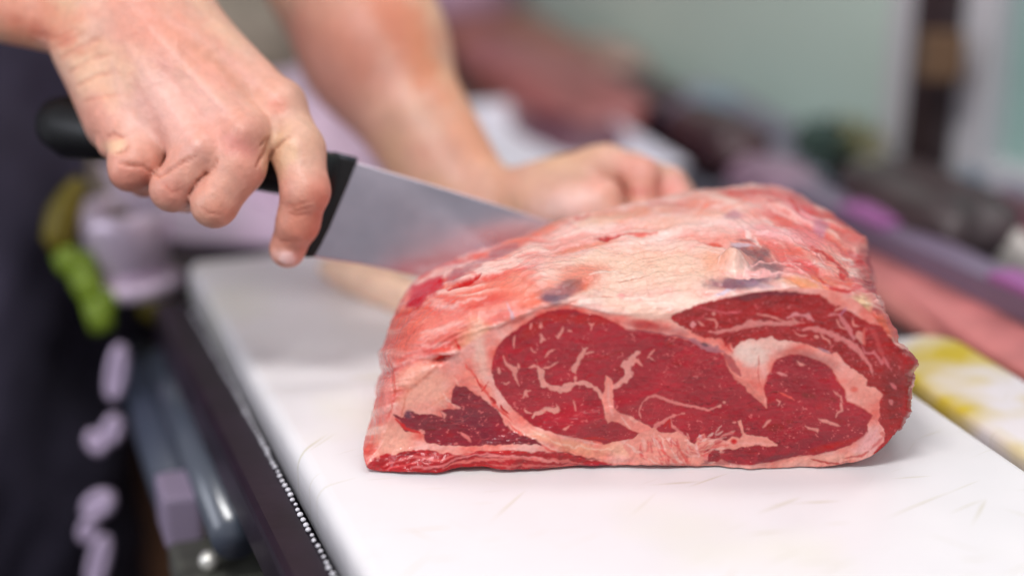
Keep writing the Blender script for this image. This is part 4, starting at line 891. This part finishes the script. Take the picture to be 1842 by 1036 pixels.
def build_person():
    c = lambda u, v, d: K(u, v, d)
    VR, FR = surface_nets(right_hand, (-.33, -.012, .772), (-.072, .215, .93), .00125)
    VR = relax(VR, FR, 2); NR = vnormals(VR, FR)
    VL, FL = surface_nets(left_hand, (-.20, .02, .875), (.11, .285, 1.11), .0019)
    VL = relax(VL, FL, 3); NL = vnormals(VL, FL)
    out = []
    for side, (V_, F_, N_) in enumerate(((VR, FR, NR), (VL, FL, NL))):
        Wd = cam_to_world(V_); N = cam_to_world(V_ + N_) - Wd
        U, V = world_to_px(Wd)
        view = Wd - np.array([0, 0, H]); view /= np.linalg.norm(view, axis=1, keepdims=True)
        face = sstep(.05, .5, -(N * view).sum(1))
        P = Painter(U, V)
        n = fbm(Wd[:, 0] * 60, Wd[:, 1] * 60, Wd[:, 2] * 60, 71, 4)
        n2 = fbm(Wd[:, 0] * 22, Wd[:, 1] * 22, Wd[:, 2] * 22, 72, 3)
        base = s2l((213, 164, 143))
        P.col[:] = base * (1 + .20 * n)[:, None]
        P.col += (s2l((208, 124, 106)) - P.col) * np.clip(n2 * 1.4 - .05, 0, .5)[:, None]
        P.col += (s2l((228, 186, 142)) - P.col) * np.clip(-n2 * 1.3, 0, .5)[:, None]
        if side == 0:
            for c_, su, sv, a, col, op in [((40, 30), 140, 60, 15, (214, 122, 96), .6), ((340, 90), 120, 60, 40, (214, 128, 104), .5), ((425, 262), 40, 26, 20, (208, 124, 116), .6), ((545, 400), 44, 60, 10, (206, 118, 92), .45),
                ((575, 345), 24, 34, 0, (206, 122, 102), .35), ((515, 462), 26, 14, 0, (238, 190, 180), .7), ((300, 190), 120, 80, 30, (224, 176, 166), .5), ((390, 385), 40, 26, 0, (206, 128, 104), .5), ((305, 350), 40, 26, 0, (196, 116, 100), .5), ((235, 318), 40, 24, 0, (190, 114, 96), .5),
                ((505, 275), 34, 50, 10, (230, 190, 146), .5), ((205, 262), 20, 14, 0, (240, 200, 160), .6), ((190, 130), 70, 60, 20, (226, 178, 140), .5), ((80, 60), 80, 20, 20, (190, 90, 66), .5), ((500, 190), 26, 20, 0, (222, 140, 120), .6)]:
                P.blob(c_, su, sv, a, col, op)
            L = P.line
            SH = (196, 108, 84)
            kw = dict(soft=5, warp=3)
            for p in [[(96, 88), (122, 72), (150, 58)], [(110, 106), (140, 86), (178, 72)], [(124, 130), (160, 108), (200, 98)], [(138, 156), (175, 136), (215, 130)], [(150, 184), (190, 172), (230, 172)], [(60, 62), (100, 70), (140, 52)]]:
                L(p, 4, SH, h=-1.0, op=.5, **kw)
            for p in [[(108, 96), (150, 76)], [(125, 120), (170, 100)], [(140, 145), (185, 125)]]: L(p, 8, (234, 192, 160), h=.5, op=.4, **kw)
            # tendons
            for p in [[(300, 30), (400, 100), (500, 180)], [(270, 50), (350, 140), (436, 235)], [(230, 80), (290, 170), (356, 262)], [(200, 110), (225, 190), (240, 262)]]:
                L(p, 12, (234, 184, 172), soft=12, warp=3, h=.9, op=.35)
            for p in [[(330, 90), (400, 150), (460, 215)], [(290, 120), (345, 190), (395, 255)], [(235, 140), (275, 210), (300, 268)]]:
                L(p, 14, (214, 146, 132), soft=12, warp=3, h=-1.2, op=.35)
            L([(380, 60), (420, 120), (470, 165)], 6, (200, 130, 120), soft=5, h=.5, op=.3); L([(250, 100), (330, 130), (400, 200)], 4, (200, 140, 136), soft=4, h=.4, op=.3)
            # knuckle creases, web folds
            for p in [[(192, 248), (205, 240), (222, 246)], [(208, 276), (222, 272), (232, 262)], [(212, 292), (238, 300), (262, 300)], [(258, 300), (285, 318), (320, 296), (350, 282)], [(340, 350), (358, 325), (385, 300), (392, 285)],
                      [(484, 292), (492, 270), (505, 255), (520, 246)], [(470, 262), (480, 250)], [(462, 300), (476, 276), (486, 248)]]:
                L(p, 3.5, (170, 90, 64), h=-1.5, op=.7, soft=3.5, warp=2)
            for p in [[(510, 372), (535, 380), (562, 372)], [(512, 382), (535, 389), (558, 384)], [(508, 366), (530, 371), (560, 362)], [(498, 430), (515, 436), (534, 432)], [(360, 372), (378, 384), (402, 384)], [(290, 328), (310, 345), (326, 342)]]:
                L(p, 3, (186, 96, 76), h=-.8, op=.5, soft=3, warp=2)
            P.poly([(503, 458), (513, 453), (526, 455), (532, 466), (526, 474), (510, 474), (503, 468)], (236, 196, 190), soft=2, warp=.5, h=.5, op=.8)
            cell = np.abs(fbm(Wd[:, 0] * 260, Wd[:, 1] * 260, Wd[:, 2] * 260, 73, 2))
            dd = (P.h * .0015 + (cell - .25) * .0005) * face + .0004 * n
        else:
            for c_, su, sv, a, col, op in [((730, 60), 50, 150, -28, (206, 118, 84), .7), ((600, 180), 50, 160, -28, (206, 148, 134), .6), ((850, 230), 50, 120, -32, (222, 152, 116), .6), ((700, 140), 40, 60, 0, (222, 164, 148), .5),
                ((1020, 370), 60, 40, 0, (236, 198, 188), .85), ((1080, 330), 30, 20, 0, (226, 160, 144), .6), ((1140, 300), 50, 20, 10, (222, 160, 146), .6), ((1150, 345), 30, 10, 0, (196, 100, 92), .7), ((1210, 335), 30, 30, 0, (222, 146, 138), .7)]:
                P.blob(c_, su, sv, a, col, op)
            P.line([(1112, 310), (1118, 335), (1122, 356)], 5, (176, 80, 70), soft=5, h=-1.5, op=.7); P.line([(1182, 325), (1180, 350)], 4, (180, 90, 80), soft=5, h=-1, op=.6)
            P.line([(935, 345), (950, 365), (955, 395)], 5, (206, 150, 120), soft=6, h=-1, op=.4)
            dd = (P.h * .0009) * face + .0004 * n
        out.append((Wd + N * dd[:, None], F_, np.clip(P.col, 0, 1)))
    VB, FB = surface_nets(body, (-.74, .78, -.925), (-.05, 1.60, .94), .011)
    VB = relax(VB, FB, 2)
    out.append((VB, FB, np.tile(s2l((214, 150, 126)), (len(VB), 1))))
    o = 0; Vs, Fs, Cs = [], [], []
    for V_, F_, C_ in out:
        F_ = F_[(F_ >= 0).all(1)]; Vs.append(V_); Fs.append(F_ + o); Cs.append(C_); o += len(V_)
    skin = material('skin', (220, 160, 140), rough=.46, attr='Col', noise_amt=.08, noise_scale=220, bump=.7, bump_scale=620, bump_dist=.0004, sss=.16, sss_rad=(1, .35, .2), sss_scale=.006, rough_var=.08, spec=.4, coat=.06, coat_rough=.3)
    p = mesh_obj('person', np.concatenate(Vs), np.concatenate(Fs), skin); set_attr(p, 'Col', np.concatenate(Cs))
    tag(p, 'person in dark apron slicing the beef with a knife, other hand steadying it', 'person')
    # clothing
    cloth = material('dark_cloth', (60, 55, 74), rough=.85, noise_amt=.2, noise_scale=30, bump=.3, bump_scale=900)
    nz_, na = 150, 160
    z = np.linspace(-.62, .50, nz_)[:, None]; t = np.linspace(0, 2 * np.pi, na, endpoint=False)[None]
    rx = .150 + .02 * np.exp(-((z + .02) / .2) ** 2) + .02 * (z < -.1) * np.clip(-z - .1, 0, .5); ry = .205 + .04 * np.exp(-((z + .15) / .3) ** 2)
    fold = .015 * fbm(np.cos(t) * 1.5 + np.sin(t) * .7 + z * 0, z * 16 + np.cos(t) * 5, 0, 81, 3) + .018 * fbm(t * 0 + np.sin(t) * 2 + 5, z * 7 - np.cos(t) * 4 + np.sin(t) * 2, 0, 82, 3)
    top = 1 - .45 * sstep(.40, .50, z)
    X = -.432 + (rx * top + fold) * np.cos(t); Y = 1.20 + (ry * top + fold) * np.sin(t)
    V = np.stack([X, Y, z + 0 * t], -1).reshape(-1, 3); ii = np.arange(nz_ * na).reshape(nz_, na)
    F = np.stack([ii[:-1], np.roll(ii[:-1], -1, 1), np.roll(ii[1:], -1, 1), ii[1:]], 2).reshape(-1, 4)
    ap = mesh_obj('apron', V, F, cloth, p)
    for s in (-1, 1):
        hip = Vector((-.44, 1.20 + s * .09, -.55)); an = Vector((-.46, 1.20 + s * .12, -.86))
        V, F = tube([hip, (hip + an) / 2, an], .085, 20, taper=[1.1, .9, .8]); mesh_obj('trouser_leg', V, F, cloth, p)
    for a, b in ((SHR, ER), (SHL, EL)):
        b2 = a + (b - a) * .55; V, F = tube([a + [0, 0, .02], (a + b2) / 2, b2], .075, 20, taper=[1, .95, .9]); mesh_obj('sleeve', V, F, cloth, p)
    V, F = lump(HEAD + np.array([-.018, 0, .035]), (.20, .175, .20), 4, amp=.04); mesh_obj('hair', V, F, material('dark_hair', (36, 26, 22), rough=.6, bump=.8, bump_scale=300), p)
    me_ = material('eye_white', (225, 222, 218), rough=.2)
    for s in (-1, 1):
        bm = bmesh.new(); bmesh.ops.create_uvsphere(bm, u_segments=12, v_segments=8, radius=.012); bmesh.ops.translate(bm, verts=bm.verts, vec=Vector(HEAD + np.array([.082, s * .03, .005]))); bm_obj('eye', bm, me_, p, smooth=True)
    V, F = tube([HEAD + np.array([.098, -.022, -.052]), HEAD + np.array([.104, 0, -.051]), HEAD + np.array([.098, .022, -.052])], .004, 8); mesh_obj('mouth', V, F, material('lip', (170, 86, 80), rough=.5), p)
    return p
person = build_person()

# ------------------------------------------------------------------ knife
knife = empty('butcher_knife', tuple(PD(600, 350, .85)), 'wide steel butcher knife with black handle, blade sliding into the beef', 'knife')
def kp(o): o.parent = knife; o.matrix_parent_inverse = Matrix.Translation(-knife.location); return o
def flat_solid(name, outline, thick, mat, bev=.0):
    """outline: camera-aligned (u, v, depth) points of a planar blade; thickness along the plane normal"""
    P = np.array([PD(*q) for q in outline]); c = P.mean(0); n = np.linalg.svd(P - c)[2][2]
    if n @ ray(600, 350) < 0: n = -n
    P = P - np.outer((P - c) @ n, n)
    bm = bmesh.new(); a = [bm.verts.new(p - n * thick / 2) for p in P]; b = [bm.verts.new(p + n * thick / 2) for p in P]
    bm.faces.new(a); bm.faces.new(b[::-1]); m = len(P)
    for i in range(m): bm.faces.new((a[i], b[i], b[(i + 1) % m], a[(i + 1) % m]))
    bmesh.ops.recalc_face_normals(bm, faces=bm.faces)
    return bm_obj(name, bm, mat, bevel=bev)
def dep(u, v): return .838 + (u - 600) * .00012
bl = [(600, 283), (640, 292), (800, 340), (900, 371), (1000, 403), (1150, 452), (1230, 500), (1180, 540), (1000, 530), (860, 515), (745, 496), (650, 476), (552, 461)]
mblade = material('blade_steel', (206, 198, 208), rough=.21, metal=1, noise_amt=.30, noise_scale=14, bump=.05, bump_scale=150, rough_var=.07, aniso=.6)  # colour noise stands in for uneven reflections on the steel
kp(flat_solid('blade', [(u, v, dep(u, v)) for u, v in bl], .0022, mblade, .0006))
mhandle = material('black_handle', (9, 9, 11), rough=.45, spec=.35)
guard = [(590, 280), (640, 290), (622, 335), (606, 372), (590, 410), (575, 440), (562, 463), (545, 463), (550, 440), (566, 400), (578, 350), (580, 300)]
kp(flat_solid('guard', [(u, v, dep(u, v) ) for u, v in guard], .0075, mhandle, .0012))
hp = [(88, 217, .876), (100, 221, .872), (130, 228, .866), (200, 242, .856), (320, 268, .848), (420, 290, .843), (500, 306, .840), (560, 312, .838), (606, 318, .838)]
hr = [.006, .013, .0165, .0135, .0125, .0125, .0118, .0125, .0110]
V, F = tube([PD(*q) for q in hp], 1.0, 28, taper=hr); kp(mesh_obj('handle', V, F, mhandle))
V, F = tube([PD(598, 281, dep(598, 281) - .0002), PD(640, 291.5, dep(640, 292) - .0002)], .0024, 8); kp(mesh_obj('bolster_cap', V, F, material('blue_black', (20, 26, 44), rough=.2, spec=.8)))

# peach strip added as a solid for the pale band under the blade
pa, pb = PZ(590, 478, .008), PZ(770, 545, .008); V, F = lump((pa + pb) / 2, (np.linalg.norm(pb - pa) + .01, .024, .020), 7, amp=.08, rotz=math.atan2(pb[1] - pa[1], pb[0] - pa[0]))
tr = mesh_obj('peach_strip', V, F, material('fat_tone', (236, 198, 172), rough=.4, noise_amt=.15, noise_scale=60, sss=.2, bump=.4, bump_scale=200))
tag(tr, 'pale peach strip added on the board under the blade', 'meat scrap')

# ------------------------------------------------------------------ the display counter beyond
case = board_box('display_counter', -.2, 1.9, .392, 1.15, -.9, -.036, material('case_steel', (160, 156, 162), rough=.45), bev=.003)
tag(case, 'grey steel display counter with trays of meat behind the boards', 'display counter')
back = board_box('rear_bench', .56, 2.2, .02, .385, -.9, -.036, material('bench_stone', (150, 138, 132), rough=.5), bev=.003)
tag(back, 'beige grey bench behind the arm at the far end of the counter', 'bench')
def slab(name, u, v, size, col, seed, label, cat='meat', rot=0, z=-.03, amp=.12, rough=.4, group=None):
    c = PZ(u, v, z + size[2] / 2)
    V, F = lump(c, size, seed, amp=amp, rotz=R(rot))
    o = mesh_obj(name, V, F, material(name + '_surface', col, rough=rough, noise_amt=.35, noise_scale=30, bump=.3, bump_scale=80, coat=.1, coat_rough=.3)); tag(o, label, cat, group); return o
bang = math.degrees(math.atan2(bdir[1], bdir[0]))
slab('meat_slab', 1740, 585, (.34, .050, .024), (206, 124, 122), 3, 'long pink red meat strip lying along the yellow stained board', rot=bang - 3)
slab('meat_slab', 1640, 545, (.16, .040, .02), (206, 130, 124), 5, 'paler pink meat strip at the far end behind the roast', rot=bang)
# toothed black divider with a purple price rail
def slanted(name, p0, p1, w, h, mat, parent=None):
    a, b = np.array(p0), np.array(p1); d = b - a; L_ = np.linalg.norm(d); d /= L_; s = np.array([d[1], -d[0], 0]); s /= np.linalg.norm(s); up = np.cross(s, d)
    if up[2] < 0: up = -up
    bm = bmesh.new(); vs = []
    for e in (a, b):
        for (i, j) in ((-1, 0), (1, 0), (1, 1), (-1, 1)): vs.append(bm.verts.new(e + s * w / 2 * i + up * h * j))
    for f in ((0, 1, 2, 3), (7, 6, 5, 4), (0, 4, 5, 1), (1, 5, 6, 2), (2, 6, 7, 3), (3, 7, 4, 0)): bm.faces.new([vs[k] for k in f])
    bmesh.ops.recalc_face_normals(bm, faces=bm.faces)
    return bm_obj(name, bm, mat, parent, bevel=.001)
div = empty('toothed_divider', (0, 0, 0), 'black toothed divider strip with a purple price rail along the display trays', 'divider')
mtooth = material('black_plastic', (44, 42, 46), rough=.5); mpur = material('purple_rail', (128, 112, 134), rough=.35, noise_amt=.15, noise_scale=9)
A0 = PZ(1500, 452, -.03); A1 = PZ(1900, 640, -.03)
slanted('divider_bar', A0, A1, .008, .022, mtooth, div)
dv_ = A1 - A0
for i in range(60):
    p = A0 + dv_ * (i + .5) / 60; bm = box((p[0], p[1] - .010, -.018), (.0026, .012, .014), Matrix.Rotation(math.atan2(dv_[1], dv_[0]), 4, 'Z')); bm_obj('tooth', bm, mtooth, div)
B0 = PZ(1440, 372, -.006); B1 = PZ(1920, 600, -.006)
slanted('price_rail', B0, B1, .024, .016, mpur, div)
mag = material('magenta_tag', (164, 96, 156), rough=.4)
for t, l in ((.30, .045), (.84, .035)):
    p = B0 + (B1 - B0) * t; d = (B1 - B0) / np.linalg.norm(B1 - B0)
    slanted('price_tag', p - d * l / 2 + [0, -.004, .006], p + d * l / 2 + [0, -.004, .006], .020, .014, mag, div)
# trays and cuts
mtray = material('tray_grey', (150, 148, 162), rough=.4); mtray2 = material('tray_blue', (128, 152, 168), rough=.35); mwhite = material('white_tray', (236, 234, 244), rough=.35)
def tray_obj(u, v, L_, Wd, rot, mat, label, group='trays in the display counter', z=-.034, h=.018):
    c = PZ(u, v, z); M = Matrix.Translation(Vector((c[0], c[1], z))) @ Matrix.Rotation(R(rot), 4, 'Z')
    r = empty('display_tray', tuple(c), label, 'tray', group)
    bm = bmesh.new()
    o_ = [(-L_ / 2, -Wd / 2), (L_ / 2, -Wd / 2), (L_ / 2, Wd / 2), (-L_ / 2, Wd / 2)]; f = .90
    rings = [[(x * f, y * f, 0) for x, y in o_], [(x, y, h) for x, y in o_], [(x * .97, y * .97, h) for x, y in o_], [(x * f * .98, y * f * .98, .003) for x, y in o_]]
    vs = [[bm.verts.new(M @ Vector(p)) for p in g] for g in rings]
    for i in range(3):
        for k in range(4): bm.faces.new((vs[i][k], vs[i][(k + 1) % 4], vs[i + 1][(k + 1) % 4], vs[i + 1][k]))
    bm.faces.new(vs[0][::-1]); bm.faces.new(vs[3]); bmesh.ops.recalc_face_normals(bm, faces=bm.faces)
    o = bm_obj('tray_body', bm, mat, r); o.matrix_parent_inverse = Matrix.Translation(-r.location)
    return r
tray_obj(985, 288, .22, .13, bang, mwhite, 'bright white tray between the arm and the hand', None, z=-.01, h=.02)
tray_obj(1110, 250, .42, .16, bang, mtray, 'grey lilac tray behind the resting hand')
tray_obj(1330, 300, .40, .15, bang, mtray, 'grey lilac tray holding a dark red cut')
tray_obj(1480, 275, .30, .12, bang - 4, mtray2, 'pale blue tray with green herbs at its end')
tray_obj(1700, 420, .40, .17, bang - 4, mtray, 'grey tray beneath the purple price rail')
G = 'meat cuts in the display'
slab('meat_cut', 905, 85, (.34, .12, .05), (150, 92, 76), 11, 'brown red row of meat beside the forearm, upper part', rot=bang, z=-.02, group=G)
slab('meat_cut', 975, 160, (.30, .10, .05), (160, 92, 90), 12, 'dull pink brown meat between the forearm and the dark cuts', rot=bang, z=-.02, group=G)
slab('meat_cut', 1020, 235, (.14, .07, .03), (112, 70, 84), 15, 'small dark plum cut just above the white tray', rot=bang, z=-.02, group=G)
slab('meat_cut', 1150, 180, (.11, .055, .04), (58, 40, 42), 13, 'nearly black cut above the resting hand', rot=bang, z=-.015, group=G)
slab('meat_cut', 1285, 248, (.12, .055, .04), (66, 36, 42), 14, 'dark maroon cut on the grey lilac tray', rot=bang, z=-.015, group=G)
slab('meat_cut', 1660, 385, (.15, .075, .05), (66, 52, 54), 16, 'big dark brown cut behind the purple rail', rot=bang, z=-.02, group=G)
slab('meat_cut', 1865, 432, (.14, .05, .04), (96, 44, 60), 17, 'dark red cut at the edge of the photo behind the rail', rot=bang, z=-.02, group=G)
slab('meat_cut', 1400, 335, (.10, .05, .03), (150, 120, 140), 31, 'mauve grey cut lying low on the tray just behind the roast', rot=bang, z=-.02, group=G)
slab('meat_cut', 1560, 400, (.08, .04, .03), (160, 150, 160), 32, 'pale grey cut at the near end of the purple rail', rot=bang, z=-.02, group=G)
slab('meat_cut', 1095, 110, (.12, .05, .03), (176, 140, 128), 33, 'pale pinkish cut between the brown meat row and the dark cut', rot=bang, z=-.02, group=G)
slab('meat_cut', 1215, 215, (.06, .03, .03), (130, 110, 140), 34, 'small mauve cut between the two darkest cuts', rot=bang, z=-.015, group=G)
slab('cheese_block', 1772, 425, (.12, .030, .035), (190, 184, 178), 18, 'pale greyish white block between two dark cuts', cat='food block', rot=bang, z=-.02, amp=.05)
# herbs
herb = empty('herb_bunch', tuple(PZ(1510, 232, -.02)), 'small bunch of green and yellow herbs on the blue tray', 'herbs')
rnd = random.Random(4); V = []; F = []; V2 = []; F2 = []
for i in range(260):
    g = rnd.random() < .62
    c = Vector(PZ(1478 if g else 1538, 236, .0)) + Vector((rnd.gauss(0, .009), rnd.gauss(0, .011), rnd.gauss(-.008, .006)))
    ax = Vector((rnd.uniform(-1, 1), rnd.uniform(-1, 1), rnd.uniform(-1, 1))).normalized(); s = ax.orthogonal().normalized() * .004; l = ax * .009
    A, B = (V, F) if g else (V2, F2)
    k = len(A); A += [c - l, c + s, c + l, c - s]; B.append((k, k + 1, k + 2, k + 3))
for nm, a, b, col in (('leaves', V, F, (66, 88, 80)), ('flowers', V2, F2, (150, 144, 100))):
    o = mesh_obj(nm, a, b, material('herb_' + nm, col, rough=.6), herb); o.matrix_parent_inverse = Matrix.Translation(-herb.location)
# ledge and the glass wall with its frames, behind
def at(u, v, d): return PD(u, v, d)
def wall_quad(name, uvs, d0, d1, thick, mat, label=None, cat=None, parent=None, kind=None):
    """upright slab: plan line from pixel columns at given depths, vertical extents from the corners"""
    P = [np.array(PD(u, v, d)) for (u, v, d) in uvs]
    n = np.cross(P[1] - P[0], P[3] - P[0]); n /= np.linalg.norm(n)
    if n[1] < 0: n = -n
    bm = bmesh.new(); a = [bm.verts.new(p) for p in P]; b = [bm.verts.new(p + n * thick) for p in P]
    bm.faces.new(a); bm.faces.new(b[::-1])
    for i in range(4): bm.faces.new((a[i], b[i], b[(i + 1) % 4], a[(i + 1) % 4]))
    bmesh.ops.recalc_face_normals(bm, faces=bm.faces)
    o = bm_obj(name, bm, mat, parent)
    if label: tag(o, label, cat)
    if kind: tag(o, kind=kind)
    return o
GX = [-0.9, 1.6]
mglass = material('green_glass', (206, 226, 214), rough=.3, noise_amt=.12, noise_scale=2.5, spec=.5, coat=.3)
mframe = material('frame_grey', (206, 204, 208), rough=.4)
gw = empty('glass_screen', (.5, 2.05, -.3), 'grey green glass screen with pale frames behind the display counter', 'glass screen')
def gp(o): o.parent = gw; o.matrix_parent_inverse = Matrix.Translation(-gw.location); return o
# screen plane: runs from far left to near right
def sp(u, z):        # point of the screen plane above pixel column u
    P0 = PZ(1050, 125, -.036)[:2]; P1 = PZ(1660, 305, -.036)[:2]; r = ray(u, 518)[:2]
    M_ = np.array([[r[0], -(P1 - P0)[0]], [r[1], -(P1 - P0)[1]]]); t, s = np.linalg.solve(M_, P0); q = r * t
    return np.array([q[0], q[1], z])
def screen_piece(name, u0, u1, z0, z1, off, thick, mat, lean=0):
    a, b = sp(u0, z0), sp(u1, z0); c, d_ = sp(u1 + lean, z1), sp(u0 + lean, z1)
    n = np.cross(b - a, np.array([0, 0, 1.0])); n /= np.linalg.norm(n)
    if n[1] < 0: n = -n
    P = [p - n * off for p in (a, b, c, d_)]
    bm = bmesh.new(); A = [bm.verts.new(p) for p in P]; B = [bm.verts.new(p + n * thick) for p in P]
    bm.faces.new(A); bm.faces.new(B[::-1])
    for i in range(4): bm.faces.new((A[i], B[i], B[(i + 1) % 4], A[(i + 1) % 4]))
    bmesh.ops.recalc_face_normals(bm, faces=bm.faces)
    return gp(bm_obj(name, bm, mat))
screen_piece('glass_pane', 560, 1625, -.10, .9, 0, .008, mglass)
screen_piece('frame_bar', 1592, 1650, -.10, .9, .02, .03, mframe, lean=22)
screen_piece('frame_bar', 1716, 1775, -.10, .9, .02, .03, mframe, lean=22)
screen_piece('glass_pane', 1776, 2200, -.10, .9, 0, .008, material('teal_glass', (160, 192, 184), rough=.3, noise_amt=.2, noise_scale=6))
screen_piece('post', 1651, 1715, -.10, .9, .035, .05, material('dark_post', (58, 44, 46), rough=.4), lean=30)
screen_piece('lower_rail', 1730, 2200, -.05, -.01, .022, .03, mframe)
q_ = sp(1692, 0); r_ = ray(1692, 100); p = np.array([0, 0, H]) + r_ * (q_[1] / r_[1] - .06); 
brk = bm_obj('bracket', box(p, (.030, .02, .032)), material('tan_bracket', (112, 84, 60), rough=.5)); brk.location = (0, 0, 0); gp(brk)
led = empty('shelf_ledge', (.4, 1.5, -.02), 'beige grey ledge running below the glass screen', 'ledge')
P0, P1 = PZ(1640, 318, .01), PZ(1960, 408, .01)
o = slanted('ledge_top', P0, P1, .06, .015, material('ledge_beige', (178, 172, 158), rough=.5), led)
# back wall and what shows past the arm on the left
wall = bm_obj('wall', box((0, 3.2, .6), (7, .05, 3.2)), material('wall_paint', (150, 140, 134), rough=.8, noise_amt=.1, noise_scale=1)); tag(wall, kind='structure')
slab('linen_bundle', 640, 270, (.16, .16, .10), (222, 196, 216), 21, 'pale pink cloth bundle behind the knife handle and arm', cat='cloth', z=-.03, rough=.8)
slab('linen_bundle', 800, -40, (.13, .2, .16), (214, 176, 202), 22, 'pale pink cloth bundle at the top beside the forearm', cat='cloth', z=-.03, rough=.8)
slab('grain_sack', 440, 60, (.22, .3, .12), (186, 172, 156), 23, 'beige sack between the two arms', cat='sack', z=-.03, rough=.85)
slab('meat_joint', 470, -60, (.2, .2, .1), (110, 82, 70), 24, 'brown joint above the beige sack', z=-.03, rough=.6)
